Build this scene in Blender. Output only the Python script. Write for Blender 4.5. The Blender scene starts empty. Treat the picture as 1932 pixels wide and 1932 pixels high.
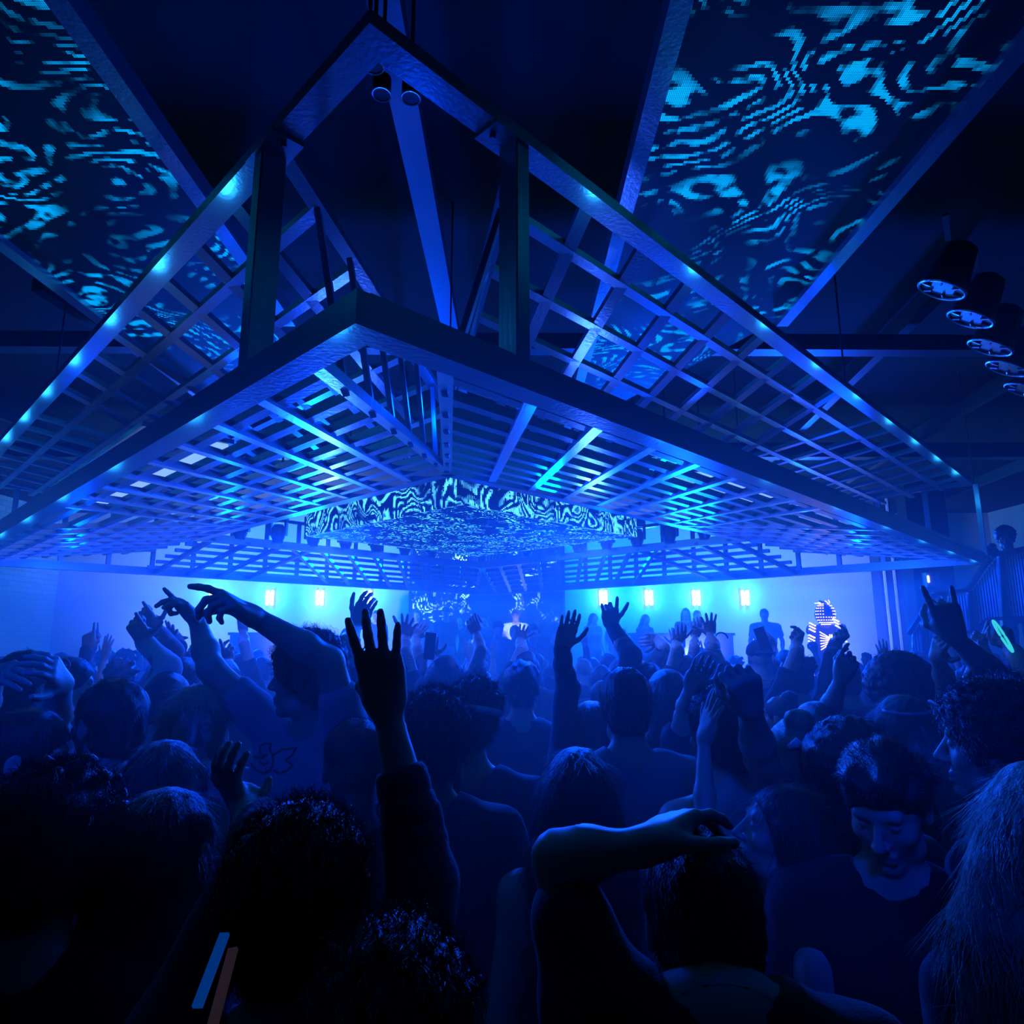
HAZE = .062
import bpy, math, random
import numpy as np
from mathutils import Vector, Matrix, Euler
random.seed(7); rng = np.random.default_rng(7)
SC = bpy.context.scene
COL = SC.collection
F = 1245.0; H = 1.95; PITCH = math.atan(234 / F)
CP, SP = math.cos(PITCH), math.sin(PITCH)
U = 0.72                                   # one canopy unit in metres

# ------------------------------------------------------------------ camera
cd = bpy.data.cameras.new('camera'); cam = bpy.data.objects.new('camera', cd); COL.objects.link(cam)
cam.location = (0, 0, H); cam.rotation_euler = (math.pi / 2 + PITCH, 0, 0)
cd.sensor_width = 36; cd.lens = 36 * F / 1932; cd.clip_start = 0.05; cd.clip_end = 100
SC.camera = cam

def ray(u, v):
    x = u - 966; y = 966 - v
    fy = F * CP - y * SP
    return Vector((x / fy, 1.0, (F * SP + y * CP) / fy))

def W(u, v, Y):
    "photo pixel at forward distance Y -> point in the room"
    d = ray(u, v); return Vector((d.x * Y, Y, H + d.z * Y))

# ------------------------------------------------------------------ object helpers
def link(name, me, mat=None, parent=None):
    o = bpy.data.objects.new(name, me); COL.objects.link(o)
    if mat is not None:
        for m in (mat if isinstance(mat, (list, tuple)) else [mat]): me.materials.append(m)
    if parent is not None: o.parent = parent
    return o

def tag(o, label=None, cat=None, group=None, kind=None):
    if label: o['label'] = label
    if cat: o['category'] = cat
    if group: o['group'] = group
    if kind: o['kind'] = kind
    return o

def empty(name, loc, rz=0):
    o = bpy.data.objects.new(name, None); COL.objects.link(o); o.location = loc; o.rotation_euler = (0, 0, rz)
    o.empty_display_size = 0.1
    return o

def mesh_np(name, V, Q, smooth=True):
    me = bpy.data.meshes.new(name)
    V = np.asarray(V, np.float32); Q = np.asarray(Q, np.int32)
    n = len(Q); k = Q.shape[1] if n else 4
    me.vertices.add(len(V)); me.vertices.foreach_set('co', V.ravel())
    me.loops.add(n * k); me.loops.foreach_set('vertex_index', Q.ravel())
    me.polygons.add(n)
    me.polygons.foreach_set('loop_start', np.arange(0, n * k, k, dtype=np.int32))
    me.polygons.foreach_set('use_smooth', np.full(n, smooth, bool))
    me.update(calc_edges=True); me.validate()
    return me

class MB:
    "collects boxes, bars and tubes into one mesh"
    def __init__(s): s.v = []; s.f = []
    def add(s, v, f):
        n = len(s.v); s.v += [tuple(p) for p in v]; s.f += [tuple(i + n for i in q) for q in f]
    def box(s, lo, hi):
        x0, y0, z0 = lo; x1, y1, z1 = hi
        s.add([(x0, y0, z0), (x1, y0, z0), (x1, y1, z0), (x0, y1, z0), (x0, y0, z1), (x1, y0, z1), (x1, y1, z1), (x0, y1, z1)],
              [(0, 3, 2, 1), (4, 5, 6, 7), (0, 1, 5, 4), (1, 2, 6, 5), (2, 3, 7, 6), (3, 0, 4, 7)])
    def bar(s, a, b, w, h, up=(0, 0, 1), miter=None):
        "rectangular bar a->b, w across, h along up; a and b on its centre line"
        a = Vector(a); b = Vector(b); d = (b - a).normalized(); up = Vector(up)
        side = d.cross(up).normalized(); up = side.cross(d).normalized()
        v = []
        for i, p in enumerate((a, b)):
            for sx, sz in ((-1, -1), (1, -1), (1, 1), (-1, 1)):
                q = p + side * (w / 2 * sx) + up * (h / 2 * sz)
                if miter:                                   # slide corner along d so the end lies in the miter plane
                    m = miter[i]
                    if m: q = q + d * (m * sx * w / 2)
                v.append(q)
        s.add(v, [(0, 1, 2, 3), (4, 7, 6, 5), (0, 4, 5, 1), (1, 5, 6, 2), (2, 6, 7, 3), (3, 7, 4, 0)])
    def tube(s, pts, r, n=10, closed=False):
        pts = [Vector(p) for p in pts]; m = len(pts); rs = r if isinstance(r, (list, tuple)) else [r] * m
        base = len(s.v); ref = Vector((0, 0, 1))
        for i, p in enumerate(pts):
            d = (pts[(i + 1) % m] - pts[i - 1]) if (closed or 0 < i < m - 1) else (pts[1] - pts[0] if i == 0 else pts[-1] - pts[-2])
            d.normalize()
            rr = ref if abs(d.dot(ref)) < .95 else Vector((1, 0, 0))
            a = d.cross(rr).normalized(); b = d.cross(a).normalized()
            for j in range(n):
                t = 2 * math.pi * j / n
                s.v.append(tuple(p + (a * math.cos(t) + b * math.sin(t)) * rs[i]))
        for i in range(m if closed else m - 1):
            for j in range(n):
                a0 = base + i * n + j; a1 = base + i * n + (j + 1) % n
                b0 = base + ((i + 1) % m) * n + j; b1 = base + ((i + 1) % m) * n + (j + 1) % n
                s.f.append((a0, b0, b1, a1))
        if not closed:
            s.f.append(tuple(base + j for j in range(n))); s.f.append(tuple(base + (m - 1) * n + j for j in reversed(range(n))))
    def prism(s, poly, ax, t0, t1):
        "extrude a polygon of (a,b) points along axis ax from t0 to t1"
        n = len(poly)
        def P(a, b, t): return (t, a, b) if ax == 0 else ((a, t, b) if ax == 1 else (a, b, t))
        s.add([P(a, b, t0) for a, b in poly] + [P(a, b, t1) for a, b in poly],
              [tuple(range(n)), tuple(range(2 * n - 1, n - 1, -1))] + [(i, (i + 1) % n + 0, (i + 1) % n + n, i + n)[::-1] for i in range(n)])
    def build(s, name, mat=None, parent=None, smooth=False):
        me = bpy.data.meshes.new(name); me.from_pydata(s.v, [], s.f)
        import bmesh
        bm = bmesh.new(); bm.from_mesh(me); bmesh.ops.recalc_face_normals(bm, faces=bm.faces); bm.to_mesh(me); bm.free()
        if smooth: me.polygons.foreach_set('use_smooth', [True] * len(me.polygons))
        me.update()
        return link(name, me, mat, parent)

# ------------------------------------------------------------------ materials
def pmat(name, color, rough=.6, metal=0., spec=.5, bump=None, sheen=0., aniso=0., vary=None):
    m = bpy.data.materials.new(name); m.use_nodes = True; nt = m.node_tree; b = nt.nodes['Principled BSDF']
    b.inputs['Base Color'].default_value = (*color, 1); b.inputs['Roughness'].default_value = rough
    b.inputs['Metallic'].default_value = metal; b.inputs['Specular IOR Level'].default_value = spec
    if sheen: b.inputs['Sheen Weight'].default_value = sheen
    tc = nt.nodes.new('ShaderNodeTexCoord')
    nz = nt.nodes.new('ShaderNodeTexNoise'); nz.inputs['Scale'].default_value = (vary or (30, .2))[0]; nz.inputs['Detail'].default_value = 3
    nt.links.new(tc.outputs['Object'], nz.inputs['Vector'])
    mx = nt.nodes.new('ShaderNodeMix'); mx.data_type = 'RGBA'; k = (vary or (30, .2))[1]
    mx.inputs['A'].default_value = (*[c * (1 - k) for c in color], 1); mx.inputs['B'].default_value = (*[min(1, c * (1 + k)) for c in color], 1)
    nt.links.new(nz.outputs['Fac'], mx.inputs['Factor']); nt.links.new(mx.outputs['Result'], b.inputs['Base Color'])
    if bump:
        bn = nt.nodes.new('ShaderNodeTexNoise'); bn.inputs['Scale'].default_value = bump[0]; bn.inputs['Detail'].default_value = 4
        mp = nt.nodes.new('ShaderNodeMapping'); mp.inputs['Scale'].default_value = bump[2] if len(bump) > 2 else (1, 1, 1)
        nt.links.new(tc.outputs['Object'], mp.inputs['Vector']); nt.links.new(mp.outputs['Vector'], bn.inputs['Vector'])
        bp = nt.nodes.new('ShaderNodeBump'); bp.inputs['Strength'].default_value = bump[1]; bp.inputs['Distance'].default_value = .01
        nt.links.new(bn.outputs['Fac'], bp.inputs['Height']); nt.links.new(bp.outputs['Normal'], b.inputs['Normal'])
    return m

def emat(name, color, strength):
    m = bpy.data.materials.new(name); m.use_nodes = True; nt = m.node_tree; b = nt.nodes['Principled BSDF']
    b.inputs['Base Color'].default_value = (.02, .02, .02, 1)
    b.inputs['Emission Color'].default_value = (*color, 1); b.inputs['Emission Strength'].default_value = strength
    return m

def nmath(nt, op, *ins):
    n = nt.nodes.new('ShaderNodeMath'); n.operation = op
    for i, x in enumerate(ins):
        if hasattr(x, 'links'): nt.links.new(x, n.inputs[i])
        else: n.inputs[i].default_value = x
    return n.outputs[0]

def led_mat(name, color, strength, pitch=.02, scale=1.0, thr=.52, bands=9., warp=3.0, dense=.45, pix=True, off=(0, 0, 0)):
    "video screen: swirling contour lines made of square LED pixels"
    m = bpy.data.materials.new(name); m.use_nodes = True; nt = m.node_tree; N = nt.nodes; L = nt.links
    b = N['Principled BSDF']; b.inputs['Base Color'].default_value = (.004, .004, .006, 1); b.inputs['Roughness'].default_value = .6
    tc = N.new('ShaderNodeTexCoord')
    sn = N.new('ShaderNodeVectorMath'); sn.operation = 'SNAP'; sn.inputs[1].default_value = (pitch,) * 3
    L.new(tc.outputs['Object'], sn.inputs[0])
    ad = N.new('ShaderNodeVectorMath'); ad.operation = 'ADD'; ad.inputs[1].default_value = off; L.new(sn.outputs[0], ad.inputs[0])
    sc = N.new('ShaderNodeVectorMath'); sc.operation = 'SCALE'; sc.inputs['Scale'].default_value = scale; L.new(ad.outputs[0], sc.inputs[0])
    n1 = N.new('ShaderNodeTexNoise'); n1.inputs['Scale'].default_value = .8; n1.inputs['Detail'].default_value = 1.5; L.new(sc.outputs[0], n1.inputs['Vector'])
    # vortex field: warp the coordinates by a smooth noise colour
    sub = N.new('ShaderNodeVectorMath'); sub.operation = 'SUBTRACT'; sub.inputs[1].default_value = (.5, .5, .5); L.new(n1.outputs['Color'], sub.inputs[0])
    ws = N.new('ShaderNodeVectorMath'); ws.operation = 'SCALE'; ws.inputs['Scale'].default_value = warp; L.new(sub.outputs[0], ws.inputs[0])
    wa = N.new('ShaderNodeVectorMath'); wa.operation = 'ADD'; L.new(sc.outputs[0], wa.inputs[0]); L.new(ws.outputs[0], wa.inputs[1])
    n2 = N.new('ShaderNodeTexNoise'); n2.inputs['Scale'].default_value = .7; n2.inputs['Detail'].default_value = .5; L.new(wa.outputs[0], n2.inputs['Vector'])
    st = nmath(nt, 'SINE', nmath(nt, 'MULTIPLY', n2.outputs['Fac'], bands * 6.283))
    line = nmath(nt, 'MULTIPLY', nmath(nt, 'SUBTRACT', st, .1), 2.2)
    line = nmath(nt, 'MINIMUM', nmath(nt, 'MAXIMUM', line, 0.), 1.)
    # breaks along the lines
    n3 = N.new('ShaderNodeTexNoise'); n3.inputs['Scale'].default_value = 7; n3.inputs['Detail'].default_value = 1; L.new(sc.outputs[0], n3.inputs['Vector'])
    brk = nmath(nt, 'MINIMUM', nmath(nt, 'MAXIMUM', nmath(nt, 'MULTIPLY', nmath(nt, 'SUBTRACT', n3.outputs['Fac'], dense), 9.), 0.), 1.)
    # broad bright and dark areas
    n4 = N.new('ShaderNodeTexNoise'); n4.inputs['Scale'].default_value = 1.1; n4.inputs['Detail'].default_value = 2; L.new(wa.outputs[0], n4.inputs['Vector'])
    area = nmath(nt, 'MINIMUM', nmath(nt, 'MAXIMUM', nmath(nt, 'MULTIPLY', nmath(nt, 'SUBTRACT', n4.outputs['Fac'], thr), 7.), 0.), 1.)
    val = nmath(nt, 'MULTIPLY', nmath(nt, 'MULTIPLY', line, brk), area)
    if pix:
        md = N.new('ShaderNodeVectorMath'); md.operation = 'FRACTION'
        dv = N.new('ShaderNodeVectorMath'); dv.operation = 'SCALE'; dv.inputs['Scale'].default_value = 1 / (pitch * .5)
        L.new(tc.outputs['Object'], dv.inputs[0]); L.new(dv.outputs[0], md.inputs[0])
        sp = N.new('ShaderNodeSeparateXYZ'); L.new(md.outputs[0], sp.inputs[0])
        gx = nmath(nt, 'GREATER_THAN', sp.outputs[0], .22); gy = nmath(nt, 'GREATER_THAN', sp.outputs[1], .22)
        val = nmath(nt, 'MULTIPLY', nmath(nt, 'MULTIPLY', val, gx), gy)
    b.inputs['Emission Color'].default_value = (*color, 1)
    L.new(nmath(nt, 'MULTIPLY', val, strength), b.inputs['Emission Strength'])
    m.cycles.emission_sampling = 'NONE'
    return m

def steel_mat():
    m = pmat('brushed_steel', (.42, .45, .5), rough=.3, metal=.9, bump=(60, .15, (1, 1, .1)), vary=(3, .25)); return m
# ------------------------------------------------------------------ implicit-surface modelling (figures)
V3 = lambda *a: np.array(a, np.float64)
def cap(a, b, ra, rb=None, k=.02, fy=1., tag_=''): return dict(t='c', a=V3(*a), b=V3(*b), ra=ra, rb=ra if rb is None else rb, k=k, f=fy, g=tag_)
def ell(c, r, R=None, k=.015, tag_='', sub=False): return dict(t='e', c=V3(*c), r=V3(*r), R=np.eye(3) if R is None else R, k=k, g=tag_, sub=sub)

def pbox(p, m):
    if p['t'] == 'c':
        r = max(p['ra'], p['rb']) + m
        return np.minimum(p['a'], p['b']) - r, np.maximum(p['a'], p['b']) + r
    r = p['r'].max() + m; return p['c'] - r, p['c'] + r

def pdist(p, X, Y, Z):
    if p['t'] == 'c':
        f = p['f']; a = p['a']; ba = p['b'] - p['a']; ba = ba / V3(1, f, 1); dd = max(ba @ ba, 1e-9)
        px, py, pz = X - a[0], (Y - a[1]) / f, Z - a[2]
        h = np.clip((px * ba[0] + py * ba[1] + pz * ba[2]) / dd, 0, 1)
        d = np.sqrt((px - h * ba[0]) ** 2 + (py - h * ba[1]) ** 2 + (pz - h * ba[2]) ** 2) - (p['ra'] + h * (p['rb'] - p['ra']))
        return d * (f if f < 1 else 1)
    R = p['R']; c = p['c']; r = p['r']
    px, py, pz = X - c[0], Y - c[1], Z - c[2]
    qx = R[0, 0] * px + R[1, 0] * py + R[2, 0] * pz
    qy = R[0, 1] * px + R[1, 1] * py + R[2, 1] * pz
    qz = R[0, 2] * px + R[1, 2] * py + R[2, 2] * pz
    k0 = np.sqrt((qx / r[0]) ** 2 + (qy / r[1]) ** 2 + (qz / r[2]) ** 2)
    k1 = np.sqrt((qx / r[0] ** 2) ** 2 + (qy / r[1] ** 2) ** 2 + (qz / r[2] ** 2) ** 2) + 1e-9
    return k0 * (k0 - 1) / k1

def field(prims, lo, hi, h, disp=None, cut=None):
    n = np.maximum(np.ceil((hi - lo) / h).astype(int) + 1, 3)
    D = np.full(tuple(n), .2, np.float32)
    ax = [lo[i] + h * np.arange(n[i]) for i in range(3)]
    for p in prims:
        m = .035 + p['k']
        a, b = pbox(p, m)
        i0 = np.maximum(((a - lo) / h).astype(int), 0); i1 = np.minimum(((b - lo) / h).astype(int) + 2, n)
        if (i1 <= i0).any(): continue
        s = tuple(slice(i0[i], i1[i]) for i in range(3))
        X = ax[0][s[0]][:, None, None]; Y = ax[1][s[1]][None, :, None]; Z = ax[2][s[2]][None, None, :]
        d = pdist(p, X, Y, Z).astype(np.float32); k = p['k']; o = D[s]
        if p.get('sub'):
            e = np.maximum(k - np.abs(o + d), 0) / k; D[s] = np.maximum(o, -d) + e * e * k * .25
        else:
            e = np.maximum(k - np.abs(o - d), 0) / k; D[s] = np.minimum(o, d) - e * e * k * .25
    X = ax[0][:, None, None]; Y = ax[1][None, :, None]; Z = ax[2][None, None, :]
    if disp is not None: D = (D + disp(X, Y, Z)).astype(np.float32)
    if cut is not None: D = np.maximum(D, cut(X, Y, Z)).astype(np.float32)
    D[0] = D[-1] = .2; D[:, 0] = D[:, -1] = .2; D[:, :, 0] = D[:, :, -1] = .2
    return D

_E = [(0, 1), (2, 3), (4, 5), (6, 7), (0, 2), (1, 3), (4, 6), (5, 7), (0, 4), (1, 5), (2, 6), (3, 7)]
_C = np.array([[(i >> 2) & 1, (i >> 1) & 1, i & 1] for i in range(8)])
def snet(D, lo, h):
    S = D < 0
    c = np.zeros(tuple(np.array(D.shape) - 1), np.int8)
    for dx, dy, dz in _C: c += S[dx:dx + c.shape[0], dy:dy + c.shape[1], dz:dz + c.shape[2]]
    idx = np.argwhere((c > 0) & (c < 8))
    if len(idx) == 0: return np.zeros((0, 3)), np.zeros((0, 4), int)
    vals = np.stack([D[idx[:, 0] + a, idx[:, 1] + b, idx[:, 2] + g] for a, b, g in _C], 1)
    acc = np.zeros((len(idx), 3)); cnt = np.zeros(len(idx))
    for a, b in _E:
        va, vb = vals[:, a], vals[:, b]; m = (va < 0) != (vb < 0)
        t = np.where(m, va / np.where(m, va - vb, 1), 0)
        acc += m[:, None] * (_C[a] + (_C[b] - _C[a]) * t[:, None]); cnt += m
    V = lo + h * (idx + acc / cnt[:, None])
    vid = np.full(c.shape, -1, np.int64); vid[tuple(idx.T)] = np.arange(len(idx))
    Q = []
    for ax in range(3):
        A = [slice(1, -1)] * 3; B = [slice(1, -1)] * 3
        A[ax] = slice(0, -1); B[ax] = slice(1, None)
        s0 = S[tuple(A)]; s1 = S[tuple(B)]
        e = np.argwhere(s0 != s1)
        if not len(e): continue
        fl = s0[tuple(e.T)]
        p = e + 1; p[:, ax] -= 1
        u, w = (ax + 1) % 3, (ax + 2) % 3
        def at(du, dw):
            q = p.copy(); q[:, u] += du; q[:, w] += dw; return vid[tuple(q.T)]
        q = np.stack([at(-1, -1), at(0, -1), at(0, 0), at(-1, 0)], 1)
        q[~fl] = q[~fl][:, ::-1]
        Q.append(q)
    Q = np.concatenate(Q); Q = Q[(Q >= 0).all(1)]
    return V, Q

def bounds(prims, m=.02):
    lo = np.min([pbox(p, m)[0] for p in prims], 0); hi = np.max([pbox(p, m)[1] for p in prims], 0); return lo, hi

def solid(prims, h, disp=None, cut=None, fine=()):
    "mesh of the union; fine = [(lo, hi, h2)] boxes meshed with a finer cell"
    lo, hi = bounds(prims, .03)
    D = field(prims, lo, hi, h, disp, cut); V, Q = snet(D, lo, h)
    if len(fine):
        ce = V[Q].mean(1); keep = np.ones(len(Q), bool)
        for a, b, _ in fine: keep &= ~((ce > a + h * .9) & (ce < b - h * .9)).all(1)
        Q = Q[keep]
        for a, b, h2 in fine:
            a2 = np.maximum(a, lo); b2 = np.minimum(b, hi)
            D2 = field(prims, a2, b2, h2, disp, cut)
            V2, Q2 = snet(D2, a2, h2)
            if not len(Q2): continue
            # drop the caps on the box sides
            ce2 = V2[Q2].mean(1); ok = ((ce2 > a2 + h2 * 1.6) & (ce2 < b2 - h2 * 1.6)).all(1); Q2 = Q2[ok]
            Q = np.concatenate([Q, Q2 + len(V)]); V = np.concatenate([V, V2])
        used = np.unique(Q); mp = np.full(len(V), -1); mp[used] = np.arange(len(used)); V = V[used]; Q = mp[Q]
    return V, Q

def rotz(a): c, s = math.cos(a), math.sin(a); return np.array([[c, -s, 0], [s, c, 0], [0, 0, 1.]])
def eul(pitch, yaw, roll): return np.array(Euler((pitch, roll, yaw), 'XYZ').to_matrix())
def unit(v): v = np.asarray(v, float); return v / (np.linalg.norm(v) + 1e-9)
def rot_about(v, ax, t):
    ax = unit(ax); return v * math.cos(t) + np.cross(ax, v) * math.sin(t) + ax * (ax @ v) * (1 - math.cos(t))

# finger curls (index, middle, ring, little), thumb closed 0..1, splay
POSES = {'open': ((.06, .02, .05, .08), .05, .2), 'wide': ((.0, .0, .0, .02), 0., .34), 'relax': ((.22, .3, .38, .42), .35, .06), 'fist': ((1, 1, 1, 1), 1., 0.),
         'point': ((.0, .9, 1, 1), .9, 0.), 'horns': ((.0, 1, 1, .02), .1, .12), 'two': ((.3, .32, .95, .0), .0, .1), 'claw': ((.5, .5, .52, .5), .3, .12),
         'ok': ((.12, .55, .62, .66), .75, .05), 'gun': ((0, .95, 1, 1), .0, 0.), 'horns2': ((.0, 1, 1, .0), .9, .12), 'stop': ((.06, .12, .02, .05), .95, .24), 'hook': ((.42, .9, 1, 1), .8, 0.), 'peace': ((0, 0, 1, 1), 1., .2), 'drop': ((.4, .45, .5, .1), .3, .1), 'cup': ((.3, .3, .3, .32), .25, .1)}

def hand_prims(w, d, n, side, pose, s):
    "w wrist, d towards the fingers, n the way the palm faces; side +1 right hand, -1 left"
    d = unit(d); n = unit(n - d * (n @ d)); x = np.cross(d, n) * side
    curls, th, splay = POSES[pose]; P = []; q = 'hand'
    rr = .0086 * s
    bx = [.030, .0105, -.010, -.029]; by = [.088, .092, .088, .079]; ln = [.074, .082, .076, .060]
    for i in range(4):
        P.append(cap(w + x * bx[i] * .55 * s + d * .012 * s, w + x * bx[i] * s + d * by[i] * s, .0165 * s, .0115 * s, k=.014 * s, tag_=q))
    P.append(cap(w + x * .018 * s + d * .02 * s + n * .008 * s, w + x * .03 * s + d * .05 * s + n * .012 * s, .017 * s, .012 * s, k=.014 * s, tag_=q))
    P.append(cap(w - x * .02 * s + d * .02 * s + n * .006 * s, w - x * .026 * s + d * .06 * s + n * .006 * s, .014 * s, .012 * s, k=.014 * s, tag_=q))
    for i in range(4):
        p = w + x * bx[i] * s + d * by[i] * s
        v = rot_about(d, n * side, -splay * (1.5 - i) / 1.5 * .8)
        ax = np.cross(v, n); c = curls[i]
        r = rr * (1, 1.03, .98, .86)[i]
        for j, (fl, an) in enumerate(((.46, 80), (.30, 95), (.24, 60))):
            v = rot_about(v, ax, math.radians(an) * c)
            e = p + v * ln[i] * fl * s
            P.append(cap(p, e, r * (1.08, .98, .9)[j], r * (.98, .9, .78)[j], k=.004 * s, tag_=q)); p = e
    p = w + x * .024 * s + d * .022 * s + n * .006 * s
    v = unit(d * .55 + x * (.85 - .35 * th) + n * (.15 + .55 * th))
    P.append(cap(p, p + v * .040 * s, .0135 * s, .0105 * s, k=.012 * s, tag_=q)); p = p + v * .040 * s
    v = unit(v + (d * .35 - x * .9 * th + n * .15 * th))
    P.append(cap(p, p + v * .033 * s, .0100 * s, .0092 * s, k=.005 * s, tag_=q)); p = p + v * .033 * s
    v = unit(v + (d * .15 - x * .7 * th))
    P.append(cap(p, p + v * .026 * s, .0092 * s, .0075 * s, k=.005 * s, tag_=q))
    return P

def head_prims(c, R, s, fem=False):
    T = lambda x, y, z: c + R @ (V3(x, y, z) * s)
    q = 'head'; k = .016 * s; j = .9 if fem else 1.
    P = [ell(T(0, -.014, .028), V3(.077, .097, .089) * s, R, k, q),
         ell(T(0, .016, -.032), V3(.060 * j, .070, .084) * s, R, .02 * s, q),
         cap(T(-.035 * j, .01, -.085), T(.035 * j, .01, -.085), .028 * s, k=.02 * s, tag_=q),
         ell(T(0, .066, -.098), V3(.024 * j, .02, .019) * s, R, .025 * s, q),
         ell(T(.042, .052, -.022), V3(.02, .022, .02) * s, R, .02 * s, q), ell(T(-.042, .052, -.022), V3(.02, .022, .02) * s, R, .02 * s, q),
         cap(T(-.036, .074, .032), T(.036, .074, .032), .0125 * s, k=.012 * s, tag_=q),
         ell(T(.031, .098, .010), V3(.019, .019, .015) * s, R, .010 * s, q, True), ell(T(-.031, .098, .010), V3(.019, .019, .015) * s, R, .010 * s, q, True),
         cap(T(0, .083, .018), T(0, .108, -.026), .0075 * s, .0105 * s, k=.009 * s, tag_=q),
         ell(T(.012, .094, -.031), V3(.008, .010, .007) * s, R, .006 * s, q), ell(T(-.012, .094, -.031), V3(.008, .010, .007) * s, R, .006 * s, q),
         cap(T(-.019, .083, -.058), T(.019, .083, -.058), .0068 * s, k=.006 * s, tag_=q), cap(T(-.016, .082, -.072), T(.016, .082, -.072), .0078 * s, k=.006 * s, tag_=q),
         cap(T(-.022, .094, -.065), T(.022, .094, -.065), .0032 * s, k=.004 * s, tag_=q) | {'sub': True},
         ell(T(.031, .073, .010), V3(.0125, .0115, .0105) * s, R, .003 * s, q), ell(T(-.031, .073, .010), V3(.0125, .0115, .0105) * s, R, .003 * s, q)]
    for sx in (1, -1):
        P.append(ell(T(.078 * sx, -.008, -.004), V3(.010, .019, .031) * s, R, .008 * s, q))
        P.append(ell(T(.088 * sx, -.002, -.002), V3(.006, .010, .017) * s, R, .004 * s, q, True))
    return P

def hair_mesh(c, R, s, style, h):
    T = lambda x, y, z: c + R @ (V3(x, y, z) * s)
    g = c.copy(); a = 1 / s
    def nz(amp, fr, an=(1, 1, 1)):
        def f(X, Y, Z):
            x, y, z = (X - g[0]) * fr * an[0], (Y - g[1]) * fr * an[1], (Z - g[2]) * fr * an[2]
            return amp * (np.sin(x + 1.3 * np.sin(y * .7)) * np.cos(y + np.sin(z)) + np.sin(z + 1.1 * np.cos(x * .6)) * np.cos(x * .8))
        return f
    Fw = R @ V3(0, 1, 0); Up = R @ V3(0, 0, 1)
    # front hairline: cut away hair lying forward of a slanted plane
    def face_cut(y0, slope):
        def f(X, Y, Z):
            dx, dy, dz = X - c[0], Y - c[1], Z - c[2]
            fw = dx * Fw[0] + dy * Fw[1] + dz * Fw[2]; up = dx * Up[0] + dy * Up[1] + dz * Up[2]
            return fw - (y0 + slope * up / s) * s
        return f
    disp = nz(.003 * s, 90 / s, (1, 1, .5)); cut = face_cut(.035, .75)
    if style in ('short', 'fade'):
        P = [ell(T(0, -.016, .036), V3(.086, .104, .095) * s, R, .02), ell(T(0, -.05, -.03), V3(.070, .062, .06) * s, R, .03)]
        if style == 'fade': P = [ell(T(0, -.012, .048), V3(.084, .100, .090) * s, R, .02)]
        cut = face_cut(.03, .8)
    elif style == 'quiff':
        P = [ell(T(0, -.02, .04), V3(.088, .105, .096) * s, R, .02), ell(T(0, .045, .098), V3(.062, .045, .03) * s, R, .02), ell(T(0, -.05, -.03), V3(.068, .06, .06) * s, R, .03)]
        disp = nz(.006 * s, 60 / s, (1.4, .6, 1)); cut = face_cut(.03, 1.0)
    elif style == 'curly':
        P = [ell(T(0, -.015, .045), V3(.105, .118, .108) * s, R, .02), ell(T(0, -.055, -.02), V3(.085, .07, .07) * s, R, .03)]
        disp = nz(.0055 * s, 150 / s); cut = face_cut(.05, .6)
    elif style == 'afro':
        P = [ell(T(0, -.02, .05), V3(.135, .135, .125) * s, R, .02)]; disp = nz(.005 * s, 160 / s); cut = face_cut(.065, .5)
    elif style in ('long', 'longwide'):
        w = 1.25 if style == 'longwide' else 1.
        P = [ell(T(0, -.02, .036), V3(.089, .106, .096) * s, R, .02)]
        for sx in (-1, -.4, .4, 1):
            P.append(cap(T(.055 * sx, -.06, .0), T(.075 * sx * w, -.085, -.14), .043 * s, .043 * s, k=.03))
            P.append(cap(T(.075 * sx * w, -.085, -.14), V3(*(T(.085 * sx * w, -.105, -.22))) - V3(0, 0, .14 * s), .043 * s, .028 * s, k=.03))
        for sx in (-1, 1): P.append(cap(T(.078 * sx, .012, .03), T(.088 * sx * w, .0, -.18), .022 * s, .024 * s, k=.03))
        disp = nz(.002 * s, 130 / s, (1, 1, .12)); cut = face_cut(.032, .6)
    elif style == 'bob':
        P = [ell(T(0, -.02, .036), V3(.090, .107, .096) * s, R, .02)]
        for sx in (-1, -.4, .4, 1): P.append(cap(T(.06 * sx, -.05, .0), T(.07 * sx, -.06, -.12), .045 * s, .04 * s, k=.03))
        disp = nz(.002 * s, 130 / s, (1, 1, .15)); cut = face_cut(.032, .6)
    elif style == 'bun':
        P = [ell(T(0, -.018, .034), V3(.084, .102, .092) * s, R, .02), ell(T(0, -.06, .12), V3(.045, .045, .04) * s, R, .01), ell(T(0, -.05, -.03), V3(.068, .055, .05) * s, R, .03)]
        cut = face_cut(.04, .75)
    elif style == 'pony':
        P = [ell(T(0, -.018, .034), V3(.084, .102, .092) * s, R, .02), cap(T(0, -.10, .05), T(0, -.15, .0), .028 * s, .033 * s, k=.02), cap(T(0, -.15, .0), T(0, -.13, -.2), .033 * s, .015 * s, k=.02)]
        cut = face_cut(.04, .75)
    elif style == 'messy':
        P = [ell(T(0, -.015, .045), V3(.095, .110, .102) * s, R, .02), ell(T(0, -.05, -.03), V3(.078, .065, .065) * s, R, .03)]
        rr = random.Random(int(abs(c[2]) * 1000))
        for i in range(34):
            an = rr.uniform(0, 6.28); el = rr.uniform(.2, 1.4)
            q = V3(math.cos(an) * math.cos(el), math.sin(an) * math.cos(el), math.sin(el))
            P.append(cap(T(*(q * .085 + V3(0, -.02, .04))), T(*(q * .112 + V3(.012, -.02, .04))), .018 * s, .009 * s, k=.016))
        disp = nz(.005 * s, 85 / s); cut = face_cut(.05, .6)
    return solid(P, h, disp, cut)

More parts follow.
